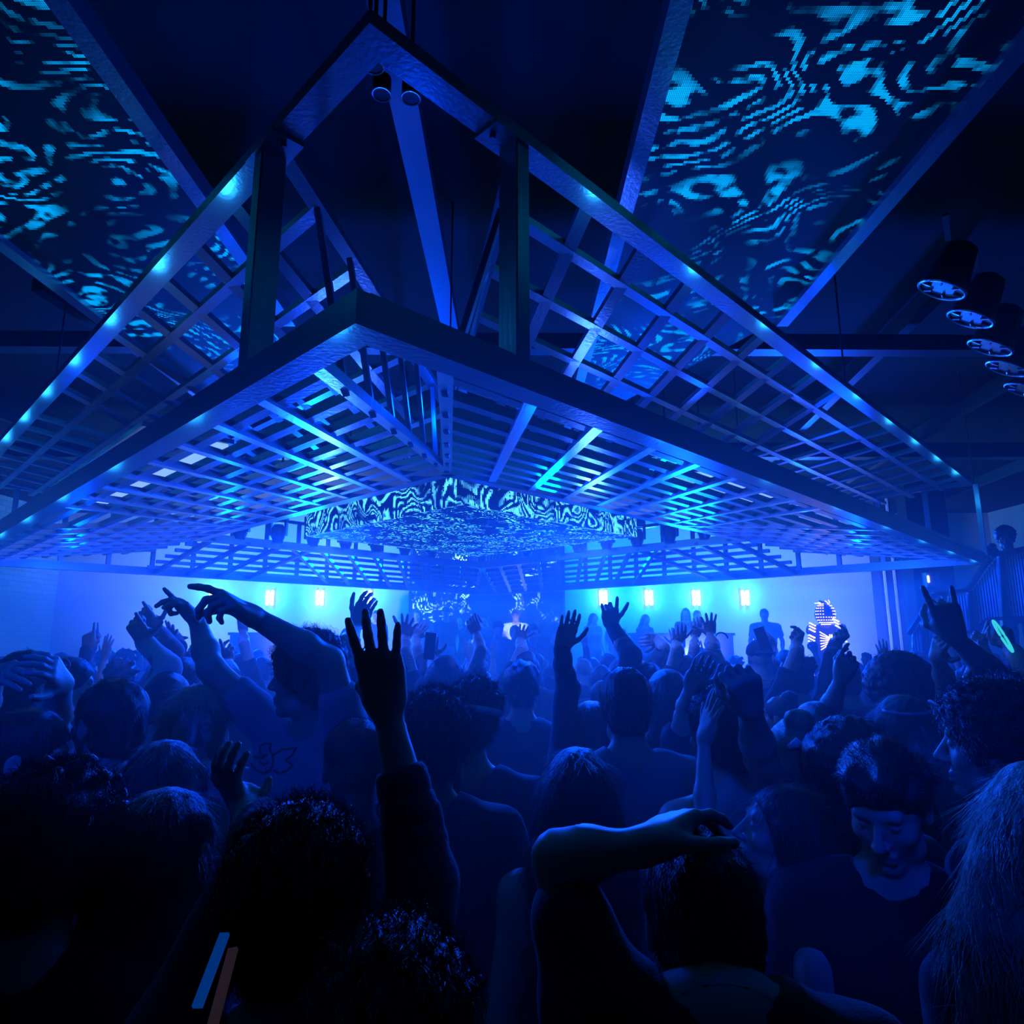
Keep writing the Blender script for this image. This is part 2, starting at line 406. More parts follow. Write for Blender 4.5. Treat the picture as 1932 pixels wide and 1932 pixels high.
def cap_mesh(c, R, s, h, back=False):
    "baseball cap; back = peak turned backwards"
    T = lambda x, y, z: c + R @ (V3(x, y, z) * s)
    b = -1 if back else 1
    P = [ell(T(0, -.014, .045), V3(.090, .108, .092) * s, R, .01), ell(T(0, .115 * b - .01, .045), V3(.072, .062, .009) * s, R, .008), ell(T(0, -.014, .138), V3(.008, .008, .006) * s, R, .004)]
    Up = R @ V3(0, 0, 1)
    return solid(P, h, None, lambda X, Y, Z: .03 * s - ((X - c[0]) * Up[0] + (Y - c[1]) * Up[1] + (Z - c[2]) * Up[2]))

def strands(V, Q, c, R, s, style, n, seed=1):
    "fine ribbons growing out of the hair mesh: returns extra vertices and quads"
    g = np.random.default_rng(seed)
    a, b, d4 = V[Q[:, 0]], V[Q[:, 1]], V[Q[:, 3]]
    nr = np.cross(b - a, d4 - a); ar = np.linalg.norm(nr, axis=1) + 1e-12; nr = nr / ar[:, None]
    out = ((V[Q].mean(1) - c) * nr).sum(1) > .02 * s
    loc = (V[Q].mean(1) - c) @ R / s
    if style not in ('curly', 'afro'): out = out & ~((loc[:, 1] > .035) & (loc[:, 2] < .075))
    w = ar * out; f = g.choice(len(Q), n, p=w / w.sum())
    P0 = V[Q[f]].mean(1) + g.normal(0, .002, (n, 3)); N0 = nr[f]
    down = -(R @ V3(0, 0, 1)); back = -(R @ V3(0, 1, 0))
    fl = down * .8 + back * .6 if style not in ('long', 'longwide', 'bob', 'pony') else V3(0, 0, -1) + back * .15
    fl = fl - (N0 @ fl)[:, None] * N0; fl /= np.linalg.norm(fl, axis=1)[:, None] + 1e-6
    side = np.cross(N0, fl)
    L, kn, kf, curl, fr = {'short': (.020, .3, .9, .0, 0), 'fade': (.008, .8, .5, 0, 0), 'quiff': (.028, .25, .9, 0, 0), 'curly': (.034, .8, .2, .006, 3), 'afro': (.016, 1, .1, .005, 3), 'messy': (.032, .7, .6, .003, 1),
        'long': (.10, .03, 1, .0015, 1), 'longwide': (.11, .05, 1, .003, 2), 'bob': (.06, .03, 1, .0015, 1), 'bun': (.02, .3, .8, .002, 1), 'pony': (.03, .25, 1, .002, 1)}[style]
    ln = L * s * g.uniform(.5, 1.15, n); ph = g.uniform(0, 6.28, n); tw = g.normal(0, .25, n)
    m = 5; pts = []
    for i in range(m):
        t = i / (m - 1); an = ph + fr * 2 * math.pi * t
        pts.append(P0 - N0 * .003 + N0 * (ln * kn * t)[:, None] + (fl + side * tw[:, None]) * (ln * kf * t)[:, None] + (side * np.cos(an)[:, None] + fl * np.sin(an)[:, None]) * curl * (0 if i == 0 else 1))
    wd = side * .0007; VV = []; 
    for i, p in enumerate(pts):
        k = (1, 1, .9, .7, .25)[i]; VV += [p - wd * k, p + wd * k]
    VV = np.stack(VV, 1).reshape(-1, 3)
    base = np.arange(n)[:, None] * (2 * m)
    q = np.concatenate([base + np.array([2 * i, 2 * i + 1, 2 * i + 3, 2 * i + 2]) for i in range(m - 1)], 0)
    return VV, q
SKIN = [pmat('skin_light', (.62, .42, .33), .48, spec=.5, vary=(20, .08)), pmat('skin_mid', (.40, .25, .17), .48, vary=(20, .08)), pmat('skin_dark', (.16, .09, .06), .45, vary=(20, .1))]
HAIR = {'black': pmat('hair_black', (.012, .011, .012), .42, spec=.6, bump=(240, .5, (1, 1, .1))), 'brown': pmat('hair_brown', (.05, .028, .016), .42, spec=.6, bump=(240, .5, (1, 1, .1))),
        'blond': pmat('hair_blond', (.38, .26, .13), .42, spec=.6, bump=(240, .5, (1, 1, .1)))}
CLOTH = {k: pmat('cloth_' + k, c, .85, spec=.25, bump=(220, .25), sheen=.3, vary=(9, .12)) for k, c in
         {'black': (.015, .015, .018), 'navy': (.03, .04, .08), 'grey': (.2, .2, .22), 'white': (.72, .72, .72), 'denim': (.06, .09, .15), 'beige': (.4, .34, .26), 'charcoal': (.06, .06, .065)}.items()}
SHOE = pmat('shoe_rubber', (.05, .05, .055), .6)
CAPM = pmat('cap_cotton', (.03, .03, .04), .85)

def figure(x, y, yaw, s, head=(0, 0, 0), lean=(0, 0), arms=None, top='tee', tcol='black', hair='short', hcol='black', skin=0, fem=False,
           capk=None, h=.014, hh=.007, hf=.0045, crouch=0., headc=None, nm='person', wid=1., legs=True, ns=0):
    "one standing person; body, hair, clothes as parts. Local frame faces +Y."
    arms = arms or {}
    wd = (.90 if fem else 1.) * wid
    def J(px, py, pz):                     # joint, leant over above the waist
        k = max(0., pz - .9) / .6
        return V3(px + lean[0] * k, py + lean[1] * k, pz - crouch * min(1, pz / .9)) * s
    hc = J(0, .03, 1.625) if headc is None else np.array(headc)
    R = eul(*head)
    neck0 = J(0, -.015, 1.46); neck1 = hc + R @ (V3(0, -.022, -.07) * s)
    tor = []
    def FC(z, hw, r, f, y0=0., k=.05):
        a = J(-hw * wd, y0, z); b = J(hw * wd, y0, z); return cap(a, b, r * s, k=k * s, fy=f, tag_='torso')
    tor += [FC(.93, .075, .10, .85), FC(1.05, .06, .088 if fem else .098, .78), FC(1.17, .07, .092 if fem else .105, .78), FC(1.28, .095, .100, .80, .005), FC(1.37, .125, .062, .95, -.005)]
    if fem: tor += [ell(J(.055, .09, 1.27), V3(.05, .045, .05) * s, k=.03 * s), ell(J(-.055, .09, 1.27), V3(.05, .045, .05) * s, k=.03 * s)]
    limbs = []; sleeves = []; hands = []; fine = []
    for sd, nme in ((1, 'R'), (-1, 'L')):
        A = arms.get(nme); sh = J(.178 * wd * sd, -.01, 1.40)
        if A is None:
            e = J(.235 * wd * sd, -.05, 1.13); w = J(.225 * wd * sd, .12, .93); d = V3(-.05 * sd, .45, -.85); n = V3(-sd, 0, 0); pose = 'relax'
        else:
            e, w, d, n, pose = np.array(A['e']), np.array(A['w']), A['d'], A['n'], A.get('pose', 'open')
        up = (e - sh)[2] / (.3 * s)
        sh = sh + V3(-.02 * sd * max(0, up), 0, .045 * max(0, up + .3)) * s
        gr = A.get('r', 1.) if A else 1.
        g = (.86 if fem else 1.) * gr
        limbs += [cap(J(.05 * sd * wd, -.02, 1.45), sh, .045 * s, .05 * s, k=.045 * s), cap(sh, e, .053 * s * g, .041 * s * g, k=.035 * s), cap(e, e + (w - e) * .35, .040 * s * g, .041 * s * g, k=.02 * s),
                  cap(e + (w - e) * .35, w, .041 * s * g, .026 * s * g, k=.02 * s), cap(w, w + unit(d) * .02 * s, .026 * s * g, .024 * s * g, k=.015 * s)]
        hp = hand_prims(w, d, n, sd, pose, s * (.92 if fem else 1.) * (A.get('hs', 1.) if A else 1.))
        limbs += hp
        if A is not None:
            lo, hi = bounds(hp, .012); fine.append((lo, hi, hf * (A.get('hq', 1.))))
        if top == 'tee': sleeves += [cap(sh, sh + (e - sh) * .55, .064 * s, .063 * s, k=.03 * s)]
        elif top == 'long': sleeves += [cap(sh, e, .064 * s, .054 * s, k=.03 * s), cap(e, w, .054 * s, .038 * s, k=.02 * s)]
        elif top == 'three': sleeves += [cap(sh, e, .064 * s, .056 * s, k=.03 * s), cap(e, e + (w - e) * .3, .056 * s, .052 * s, k=.02 * s)]
        if top in ('tee', 'long', 'three'): sleeves += [cap(J(.048 * sd * wd, -.02, 1.447), sh, .060 * s, .064 * s, k=.04 * s)]
    hd = head_prims(hc, R, s, fem)
    nk = [cap(neck0, neck1, .060 * s * (.85 if fem else 1), .052 * s * (.85 if fem else 1), k=.03 * s)]
    leg = []; pant = []
    for sd in (1, -1):
        hp_, kn, an = J(.085 * sd, 0, .90), J(.10 * sd, .03 + crouch * .6, .49), J(.11 * sd, -.02, .085); an[2] = .085 * s
        if crouch: kn[2] = (.49 - crouch * .4) * s
        leg += [cap(hp_, kn, .085 * s, .055 * s, k=.03), cap(kn, kn + (an - kn) * .35, .052 * s, .056 * s, k=.02), cap(kn + (an - kn) * .35, an, .056 * s, .036 * s, k=.02)]
        pant += [cap(hp_, kn, .098 * s, .072 * s, k=.03), cap(kn, an, .072 * s, .062 * s, k=.02)]
    fine_h = (hc - .155 * s, hc + .155 * s, hh)
    root = empty(nm, (x, y, 0), yaw)
    V, Q = solid(tor + nk + leg + limbs + hd, h, fine=[fine_h] + fine)
    link('body', mesh_np('body', V, Q), SKIN[skin], root)
    # clothes
    fr = 34 / s; ph = (x * 7.1 + y * 3.3) % 6.28
    def folds(X, Y, Z): return (.0045 * s * np.sin((X + Z * .55) * fr + 2 * np.sin(Z * fr * .4 + ph) + ph) + .003 * s * np.sin((X * .8 - Z + Y) * fr * 1.3 + ph)).astype(np.float32)
    ztop = neck0[2] + .012 * s; nc = neck0.copy()
    if top == 'tank':
        P = [dict(p, ra=p['ra'] + .008 * s, rb=p['rb'] + .008 * s) for p in tor if p['t'] == 'c'][:4] + [cap(J(.085 * sd, -.01, 1.33), J(.08 * sd, -.015, 1.46), .03 * s, .022 * s, k=.02) for sd in (1, -1)]
        if fem: P += [dict(p, r=p['r'] + .008 * s) for p in tor if p['t'] == 'e']
    else:
        P = [dict(p, ra=p['ra'] + .016 * s, rb=p['rb'] + .016 * s) for p in tor if p['t'] == 'c'] + sleeves
        if fem: P += [dict(p, r=p['r'] + .012 * s) for p in tor if p['t'] == 'e']
    def neckhole(X, Y, Z):
        r = np.sqrt((X - nc[0]) ** 2 + (Y - nc[1] - .01 * s) ** 2 + ((Z - nc[2] - .06 * s) * .8) ** 2)
        return (.078 if top != 'tank' else .085) * s - r
    V, Q = solid(P, h * .95, folds, neckhole); link('top' if top == 'tank' else 'shirt', mesh_np('shirt', V, Q), CLOTH[tcol], root)
    if legs:
        V, Q = solid(pant + [dict(p, ra=p['ra'] + .010 * s, rb=p['rb'] + .010 * s) for p in tor[:1]], max(h, .016), folds); link('trousers', mesh_np('trousers', V, Q), CLOTH['denim' if (int(x * 10) % 2) else 'black'], root)
        for sd in (1, -1):
            a = J(.11 * sd, -.05, .05); a[2] = .048 * s; b = J(.12 * sd, .13, .04); b[2] = .04 * s
            V, Q = solid([cap(a, b, .046 * s, .036 * s, k=.02)], .014, None, lambda X, Y, Z: .002 - Z + 0 * X); link('shoe', mesh_np('shoe', V, Q), SHOE, root)
    if hair:
        V, Q = hair_mesh(hc, R, s, hair, min(hh * 1.1, .010))
        if ns:
            V2, Q2 = strands(V, Q, hc, R, s, hair, ns, int(abs(x * 100) + y * 77)); Q = np.concatenate([Q, Q2 + len(V)]); V = np.concatenate([V, V2])
        link('hair', mesh_np('hair', V, Q), HAIR[hcol], root)
    if capk:
        V, Q = cap_mesh(hc, R, s * 1.02, min(hh * 1.1, .008), capk == 'back'); link('cap', mesh_np('cap', V, Q), CAPM, root)
    return root, hc, R

def copy_tree(o, parent=None):
    c = o.copy(); COL.objects.link(c); c.parent = parent
    for ch in list(o.children): copy_tree(ch, c)
    return c

PLACED = []
def hit_len(S, u, v, L, near=True):
    "point on the pixel ray (u,v) at distance L from S; if out of reach, the ray's nearest point"
    C = Vector((0, 0, H)); d = ray(u, v); S = Vector(S)
    a = d.dot(d); b = 2 * d.dot(C - S); c = (C - S).dot(C - S) - L * L
    D = b * b - 4 * a * c
    t = (-b - (math.sqrt(D) if near else -math.sqrt(D))) / (2 * a) if D > 0 else -b / (2 * a)
    return C + d * t

def hero(u, vt, Y, yaw=0., s=None, arms=None, lean=(0, 0), head=(0, 0, 0), crouch=0., label='', group=None, hairtop=.14, nm='person', base=0., bow=0., **kw):
    "a person whose hair top shows at photo pixel (u, vt), Y metres in front; arm joints given as pixels and resolved in 3D"
    top = W(u, vt, Y)
    if s is None: s = (top.z - base) / (1.625 - bow + hairtop)
    cz = top.z - base - hairtop * s
    Rz = rotz(yaw)
    crouch = max(0., 1.625 - bow - cz / s)
    off = Rz @ (V3(lean[0] * 1.208, .03 + bow * .6 + lean[1] * 1.208, 0) * s)
    x, y = top.x - off[0], top.y - off[1]
    toL = lambda p: rotz(-yaw) @ (V3(*p) - V3(x, y, base))
    A = {}
    for k, a in (arms or {}).items():
        sd = 1 if k == 'R' else -1
        if 'E' in a: e = V3(*a['E']); w = V3(*a['Wr'])
        shl = V3((.178 * sd * (.9 if kw.get('fem') else 1) + lean[0] * .83), -.01 + lean[1] * .83, 1.42 - crouch) * s
        sh = Rz @ shl + V3(x, y, base)
        if 'E' not in a:
            e = hit_len(sh, *a['e'], .295 * s * a.get('st', 1), a.get('en', True)); w = hit_len(e, *a['w'], .26 * s * a.get('st', 1), a.get('wn', True))
        if 't' in a:                        # fingertip pixel
            tip = hit_len(w, *a['t'], .15 * s, a.get('tn', True)); d = V3(*tip) - V3(*w)
        else: d = V3(*a['d'])
        A[k] = dict(e=toL(e), w=toL(w), d=rotz(-yaw) @ d, n=rotz(-yaw) @ V3(*a.get('n', (0, -1, 0))), pose=a.get('pose', 'open'), hs=a.get('hs', 1.), r=a.get('r', 1.))
    if bow: kw['headc'] = V3(lean[0] * 1.208, .03 + bow * .6 + lean[1] * 1.208, 1.625 - bow - crouch) * s
    root, hc, R = figure(x, y, yaw, s, head=head, lean=lean, arms=A, crouch=crouch, nm=nm, **kw)
    root.location.z = base; tag(root, label, 'person', group); PLACED.append((x, y))
    return root, V3(x, y, base) + Rz @ hc, Rz @ R, s
# ------------------------------------------------------------------ room
M_WALL = pmat('painted_wall', (.45, .47, .5), .9, vary=(2, .1)); M_DARK = pmat('black_paint', (.02, .02, .022), .9, vary=(2, .2))
M_CEIL = pmat('ceiling_black', (.006, .006, .007), .9, vary=(1.5, .3)); M_FLOOR = pmat('dark_floor', (.02, .02, .022), .5, vary=(4, .3))
def brick_mat():
    m = pmat('painted_brick', (.42, .44, .48), .8); nt = m.node_tree; N = nt.nodes; b = N['Principled BSDF']
    br = N.new('ShaderNodeTexBrick'); br.inputs['Scale'].default_value = 2.2; br.inputs['Mortar Size'].default_value = .012
    br.inputs['Color1'].default_value = (.42, .44, .48, 1); br.inputs['Color2'].default_value = (.36, .38, .42, 1); br.inputs['Mortar'].default_value = (.22, .23, .26, 1)
    tc = N.new('ShaderNodeTexCoord'); mp = N.new('ShaderNodeMapping'); mp.inputs['Rotation'].default_value = (0, math.pi / 2, math.pi / 2)
    sep = N.new('ShaderNodeSeparateXYZ'); cmb = N.new('ShaderNodeCombineXYZ'); nt.links.new(tc.outputs['Object'], sep.inputs[0])
    nt.links.new(sep.outputs[1], cmb.inputs[0]); nt.links.new(sep.outputs[2], cmb.inputs[1]); nt.links.new(cmb.outputs[0], br.inputs['Vector'])
    nt.links.new(br.outputs['Color'], b.inputs['Base Color'])
    bp = N.new('ShaderNodeBump'); bp.inputs['Strength'].default_value = .5; bp.inputs['Distance'].default_value = .02
    inv = nmath(nt, 'SUBTRACT', 1., br.outputs['Fac']); nt.links.new(inv, bp.inputs['Height']); nt.links.new(bp.outputs['Normal'], b.inputs['Normal'])
    return m
M_BRICK = brick_mat()
YB, XL, XR, YF, ZC = 15., -10.3, 11., -3., 4.75
def struct(name, lo, hi, m):
    b = MB(); b.box(lo, hi); return tag(b.build(name, m), kind='structure')
struct('floor', (XL, YF, -.1), (XR, YB, 0), M_FLOOR)
struct('ceiling', (XL, YF, ZC), (XR, YB, ZC + .15), M_CEIL)
struct('wall_back', (XL, YB, 0), (XR, YB + .2, ZC), M_WALL)
struct('wall_left', (XL - .2, YF, 0), (XL, YB, ZC), M_BRICK)
struct('wall_right', (XR, YF, 0), (XR + .2, YB, ZC), M_WALL)
struct('wall_front', (XL, YF - .2, 0), (XR, YF, ZC), M_DARK)
M_STEEL = steel_mat(); M_STEELD = pmat('dark_steel', (.10, .11, .13), .4, metal=.8, bump=(40, .1), vary=(3, .2))
M_BLACKM = pmat('black_metal', (.02, .02, .025), .35, spec=.6)

# ------------------------------------------------------------------ suspended steel canopy (units of U around its centre)
CX, CY = -.575, 9.3
A0, B0 = 7.3, 3.9
ZLO, ZLI, ZUO, ZUI = 1.0, 1.33, 2.156, 1.87
def P(sx, fy, z): return Vector(((CX + sx - fy * .0089) * U, (CY + fy + sx * .0089) * U, H + z * U))      # centre-relative
def outer(side, s, near): return (side * s, (-A0 + .08 + s) if near else (A0 - .08 - s))
def inner(side, s, near): return (side * s, (-B0 + s) if near else (B0 - s))
canopy = tag(empty('lattice_canopy', P(0, 0, 0)), 'big diamond-shaped canopy of brushed steel lattice hanging over the crowd', 'canopy')
def cbuild(mb, name, mat=M_STEEL, label=None):
    o = mb.build(name, mat); o.parent = canopy; o.matrix_parent_inverse = Matrix.Translation(-Vector(canopy.location))
    if label: o['label'] = label
    return o
BW, BH = .085, .09                                           # perimeter beam, metres
def ring_beam(a, z, w, hgt, lbl):
    c = [P(0, -a, z), P(a, 0, z), P(0, a, z), P(-a, 0, z)]
    for i in range(4):
        p, q = c[i], c[(i + 1) % 4]
        b = MB(); b.bar(p + Vector((0, 0, hgt / 2)), q + Vector((0, 0, hgt / 2)), w, hgt, miter=None)
        # mitre by hand: shift the four end corners along the bar
        d = (q - p).normalized(); k = w / 2
        v = [Vector(t) for t in b.v]; side = d.cross(Vector((0, 0, 1))).normalized()
        for j in range(8):
            sg = 1 if (v[j] - (p if j < 4 else q)).dot(side) > 0 else -1     # side>0 = outside of the diamond
            v[j] += d * (-k * sg if j < 4 else k * sg)
        b.v = [tuple(t) for t in v]
        cbuild(b, 'perimeter_beam' if a > 5 else 'inner_beam', label=lbl)
ring_beam(A0 - .08, ZLO, BW, BH, 'lower outer beam'); ring_beam(A0 - .08, ZUO, BW, .045, 'upper outer beam'); ring_beam(B0, ZLI, .08, .08, None)
# second, recessed flange on top of the near lower beams
for sd in (-1, 1):
    b = MB(); b.bar(P(0, -A0 + .12, ZLO) + Vector((0, 0, BH + .012)), P(sd * (A0 - .05), -.05, ZLO) + Vector((0, 0, BH + .012)), .05, .03); cbuild(b, 'flange')

def interp_z(near, upper, q): 
    zo, zi = (ZUO, ZUI) if upper else (ZLO, ZLI); return zo + (zi - zo) * q
def panel(sd, near, upper):
    mb = MB(); w = .058 if upper else .048; hh = .03 if upper else .038
    so = (lambda k: .55 + .37 * k) if upper else (lambda k: .26 + .355 * k)
    zo, zi = (ZUO, ZUI) if upper else (ZLO, ZLI)
    dz = .03
    for k in range(9):
        o = outer(sd, so(k), near); i = inner(sd, .36 * k, near)
        mb.bar(P(*o, zo) + Vector((0, 0, dz)), P(*i, zi) + Vector((0, 0, dz)), w, hh)
    s = 4.3
    while s < A0 - .1:
        if not near and s > 5.6: break
        o = outer(sd, s, near); t = 1.7
        i = (o[0] - sd * t, o[1] + (t if near else -t))
        mb.bar(P(*o, zo) + Vector((0, 0, dz)), P(*i, zi) + Vector((0, 0, dz)), w, hh); s += .37
    nb = 5 if (upper or not near) else 8
    for j in range(1, nb + 1):
        q = j / (nb + 1); t = 1.7 * q
        s0 = (so(0)) * (1 - q) * 1.0                     # starts on the hip
        a = (sd * s0, (-A0 + s0 + 2 * t) if near else (A0 - s0 - 2 * t))
        # beam-parallel line offset inwards by t in both x and y
        a = (sd * (s0 * 1.0), -(A0 - 2 * t) + s0) if near else (sd * s0, (A0 - 2 * t) - s0)
        L = (A0 - t) if near else (A0 - 1.7 - t + .0)
        e = (sd * L, -(A0 - 2 * t) + L) if near else (sd * L, (A0 - 2 * t) - L)
        z = zo + (zi - zo) * q
        mb.bar(P(*a, z) + Vector((0, 0, dz + .004)), P(*e, z) + Vector((0, 0, dz + .004)), w * .9, hh)
    if upper:                                            # inner edge rail
        a = (0, -B0 if near else B0); e = (sd * B0, 0)
        mb.bar(P(*a, zi) + Vector((0, 0, dz)), P(*e, zi) + Vector((0, 0, dz)), .06, .05)
    return cbuild(mb, 'lattice_panel', label=('upper' if upper else 'lower') + ' lattice panel')
for sd in (-1, 1):
    for near, upper in ((True, True), (True, False), (False, False)):
        panel(sd, near, upper)
# vertical fins closing the near and far notches, corner posts and the perimeter posts
def vpost(a, z0, b, z1, w, t, name='post'):
    mb = MB(); p, q = P(*a, z0), P(*b, z1); d = Vector((a[0], a[1] - 0, 0))
    up = Vector((1, 1, 0)) if a[0] * a[1] < 0 else Vector((1, -1, 0))
    mb.bar(p, q, w, t, up=up); return cbuild(mb, name)
for near in (True, False):
    sg = -1 if near else 1
    for sd in (-1, 1):
        for k in range(7):
            q = .16 + .135 * k
            lo_ = (sd * .26 * (1 - q), sg * (A0 - .26 + (B0 - A0 + .26) * q)); up_ = (sd * .55 * (1 - q), sg * (A0 - .55 + (B0 - A0 + .55) * q))
            m_ = ((lo_[0] + up_[0]) / 2, (lo_[1] + up_[1]) / 2)
            mb = MB(); mb.bar(P(*lo_, ZLO + (ZLI - ZLO) * q), P(*up_, ZUO + (ZUI - ZUO) * q), .042, .022, up=(1, 0, 0)); cbuild(mb, 'fin')
    vpost((0, sg * B0), ZLI, (0, sg * B0), ZUI, .07, .07, 'corner_post')
def chan(p, q, n, w=.075, t=.05):
    "open channel post: web and two flanges"
    mb = MB(); mb.bar(p, q, w, .008, up=n); s = (q - p).normalized().cross(Vector(n)).normalized()
    for k in (-1, 1): mb.bar(p + s * (k * w / 2) + Vector(n) * t / 2, q + s * (k * w / 2) + Vector(n) * t / 2, .008, t, up=n)
    return mb
for sd in (-1, 1):
    o = outer(sd, .56 if sd < 0 else .50, True)
    n = Vector((-sd, -1, 0)).normalized() * -1
    cbuild(chan(P(*o, ZLO) + Vector((0, 0, BH)), P(*o, ZUO) + Vector((0, 0, .02)), n), 'post', label='tall channel post beside the near corner')
    mb = MB(); b0 = P(*o, ZUO); dd = Vector((sd, 1, 0)).normalized()
    mb.bar(b0 - dd * .10 + Vector((0, 0, -.006)), b0 + dd * .10 + Vector((0, 0, -.006)), BW + .02, .012)
    for k in (-.07, .07): mb.tube([b0 + dd * k + Vector((0, 0, -.012)), b0 + dd * k + Vector((0, 0, -.028))], .011, 6)
    cbuild(mb, 'splice_plate')
for sd in (-1, 1):                                        # far sides: posts between the two outer beams
    for k in range(14):
        s = A0 - .02 - .46 * k
        if s < .4: break
        o = outer(sd, s, False)
        mb = MB(); mb.bar(P(*o, ZLO) + Vector((0, 0, BH)), P(*o, ZUO), .045, .045, up=(sd, 1, 0)); cbuild(mb, 'post')
# hangers to the ceiling
for sx, fy in ((0, -A0), (A0, 0), (-A0, 0), (0, A0), (0, -B0), (B0, 0), (-B0, 0), (0, B0), (3.6, -3.6), (-3.6, -3.6)):
    mb = MB(); z0 = ZUO if abs(sx) + abs(fy) > 5 else ZUI
    p = P(sx, fy, z0); mb.tube([p + Vector((0, 0, .05)), Vector((p.x, p.y, ZC))], .006, 6); cbuild(mb, 'hanger_rod', M_STEELD)
# small LED lamps under the two near outer beams (they make the cyan pools)
M_PUCK = emat('led_puck', (.25, .8, 1.), 9.)
def lamp_pt(loc, e, col=(.02, .40, 1.), r=.03, name='beam_lamp'):
    l = bpy.data.lights.new(name, 'POINT'); l.energy = e; l.color = col; l.shadow_soft_size = r
    o = bpy.data.objects.new(name, l); COL.objects.link(o); o.location = loc; return o
for sd in (-1, 1):
    for (z, s0, st, n) in ((ZUO, .95, .72, 9), (ZLO, .12 if sd < 0 else 1.35, .95, 7)):
        for k in range(n):
            s = s0 + st * k
            if s > A0 - .2: break
            o = outer(sd, s, True); p = P(*o, z)
            lamp_pt(p + Vector((0, 0, -.095)), .62 if z == ZUO else .5)

# ------------------------------------------------------------------ central LED cube and ceiling screens
LC = (-.565, 9.3); 
M_LEDBOX = led_mat('led_swirl_box', (.08, .55, 1.), 2.0, pitch=.012, scale=3.2, thr=.34, bands=18, warp=1.6, dense=.36, pix=False)
M_LEDUND = led_mat('led_swirl_underside', (.06, .5, 1.), 4., pitch=.010, scale=4.2, thr=.40, bands=20, warp=2.2, dense=.50, pix=False, off=(4, 2, 1))
M_LEDSTR = led_mat('led_swirl_strip', (.0, .40, 1.), 1.6, pitch=.014, scale=1.7, thr=.43, bands=24, warp=1.7, dense=.43)
M_LEDWALL = led_mat('led_swirl_wall', (.25, .75, 1.), 4.5, pitch=.03, scale=1.3, thr=.53, bands=26, warp=2.4, dense=.44, pix=False, off=(1.3, 0, .4))
cube = tag(empty('led_cube', ((CX + .03) * U, CY * U, H + 1.39 * U)), 'square video cube with swirling cyan lines in the middle of the canopy', 'video screen')
def local(parent, mb, name, m, label=None):
    o = mb.build(name, m); o.parent = parent; o.matrix_parent_inverse = Matrix.Translation(-Vector(parent.location))
    if label: o['label'] = label
    return o
hd_, z0_, z1_ = 2.36, 1.39, 1.76
c4 = [P(0, -hd_, z0_), P(hd_, 0, z0_), P(0, hd_, z0_), P(-hd_, 0, z0_)]; dzv = Vector((0, 0, (z1_ - z0_) * U))
for i in range(4):
    mb = MB(); p, q = c4[i], c4[(i + 1) % 4]; n = (p + q) / 2 - P(0, 0, z0_); n.normalize()
    mb.bar(p + dzv / 2 - n * .02, q + dzv / 2 - n * .02, .04, dzv.length); local(cube, mb, 'side_screen', M_LEDBOX)
mb = MB(); mb.prism([(p.x, p.y) for p in [P(0, -hd_ + .05, 0), P(hd_ - .05, 0, 0), P(0, hd_ - .05, 0), P(-hd_ + .05, 0, 0)]], 2, H + z0_ * U, H + z0_ * U + .03); local(cube, mb, 'underside_screen', M_LEDUND)
mb = MB(); mb.prism([(p.x, p.y) for p in [P(0, -hd_, 0), P(hd_, 0, 0), P(0, hd_, 0), P(-hd_, 0, 0)]], 2, H + z1_ * U, H + z1_ * U + .05); local(cube, mb, 'lid', M_STEELD)
for sx, fy in ((1, 0), (-1, 0), (0, 1), (0, -1)):
    mb = MB(); p = P(sx, fy, z1_); mb.tube([p, Vector((p.x, p.y, ZC))], .02, 8); local(cube, mb, 'hanger_pole', M_STEELD)

HC = 2.8 * U
def strip(x0, x1, y0, y1a, y1b, label):
    "ceiling screen running away from the camera; far end slanted"
    x0, x1 = x0 * HC, x1 * HC; z = H + HC
    g = tag(empty('ceiling_screen', ((x0 + x1) / 2, y0, z)), label, 'video screen')
    mb = MB(); mb.prism([(x0, y0), (x1, y0), (x1, y1b), (x0, y1a)], 2, z, z + .05); local(g, mb, 'screen', M_LEDSTR)
    for x, ye, sgn in ((x0, y1a, -1), (x1, y1b, 1)):
        mb = MB(); mb.bar((x + sgn * .035, y0, z + .01), (x + sgn * .035, ye, z + .01), .075, .09); local(g, mb, 'edge_rail', M_STEEL)
    for yy in (y0 + .6, y0 + 2.2):
        for x in (x0, x1):
            mb = MB(); mb.tube([(x, yy, z + .05), (x, yy, ZC)], .008, 6); local(g, mb, 'hanger_rod', M_STEELD)
    return g
strip(-1.295, -.735, -.4, 6.3, 4.0, 'left ceiling video screen with cyan swirls, running over the steel lattice')
strip(.285, .855, -.4, 6.3, 4.0, 'right ceiling video screen with cyan swirls, running over the steel lattice')
# dark ceiling spine and cross beam
def thing_box(name, lo, hi, m, label, cat, kind=None, group=None):
    b = MB(); b.box(lo, hi); o = b.build(name, m); return tag(o, label, cat, group, kind)
def sbeam(a, b_, w, hh, m=M_STEELD, name='trim'):
    mb = MB(); mb.bar(a, b_, w, hh); return tag(mb.build(name, m), kind='structure')
sbeam((-.50, 2.08, 4.42), (-.50, 6.9, 4.42), .13, .10, M_STEELD, 'trim_1')
sbeam((-3.2, 2.0, 4.45), (2.8, 2.0, 4.45), .10, .14, M_DARK, 'trim_2')
sbeam((-8, 5.2, 4.4), (8.5, 5.35, 4.4), .14, .14, M_STEELD, 'trim_3')
sbeam((-9, 8.6, 4.4), (10, 8.6, 4.4), .16, .2, M_STEELD, 'trim_4')
for i, x in enumerate((-6.5, -3.6, 3.3, 5.0, 7.4)): sbeam((x, 4.6, 4.6), (x + .9, 12.5, 4.6), .09, .16, M_STEELD, 'trim_%d' % (5 + i))

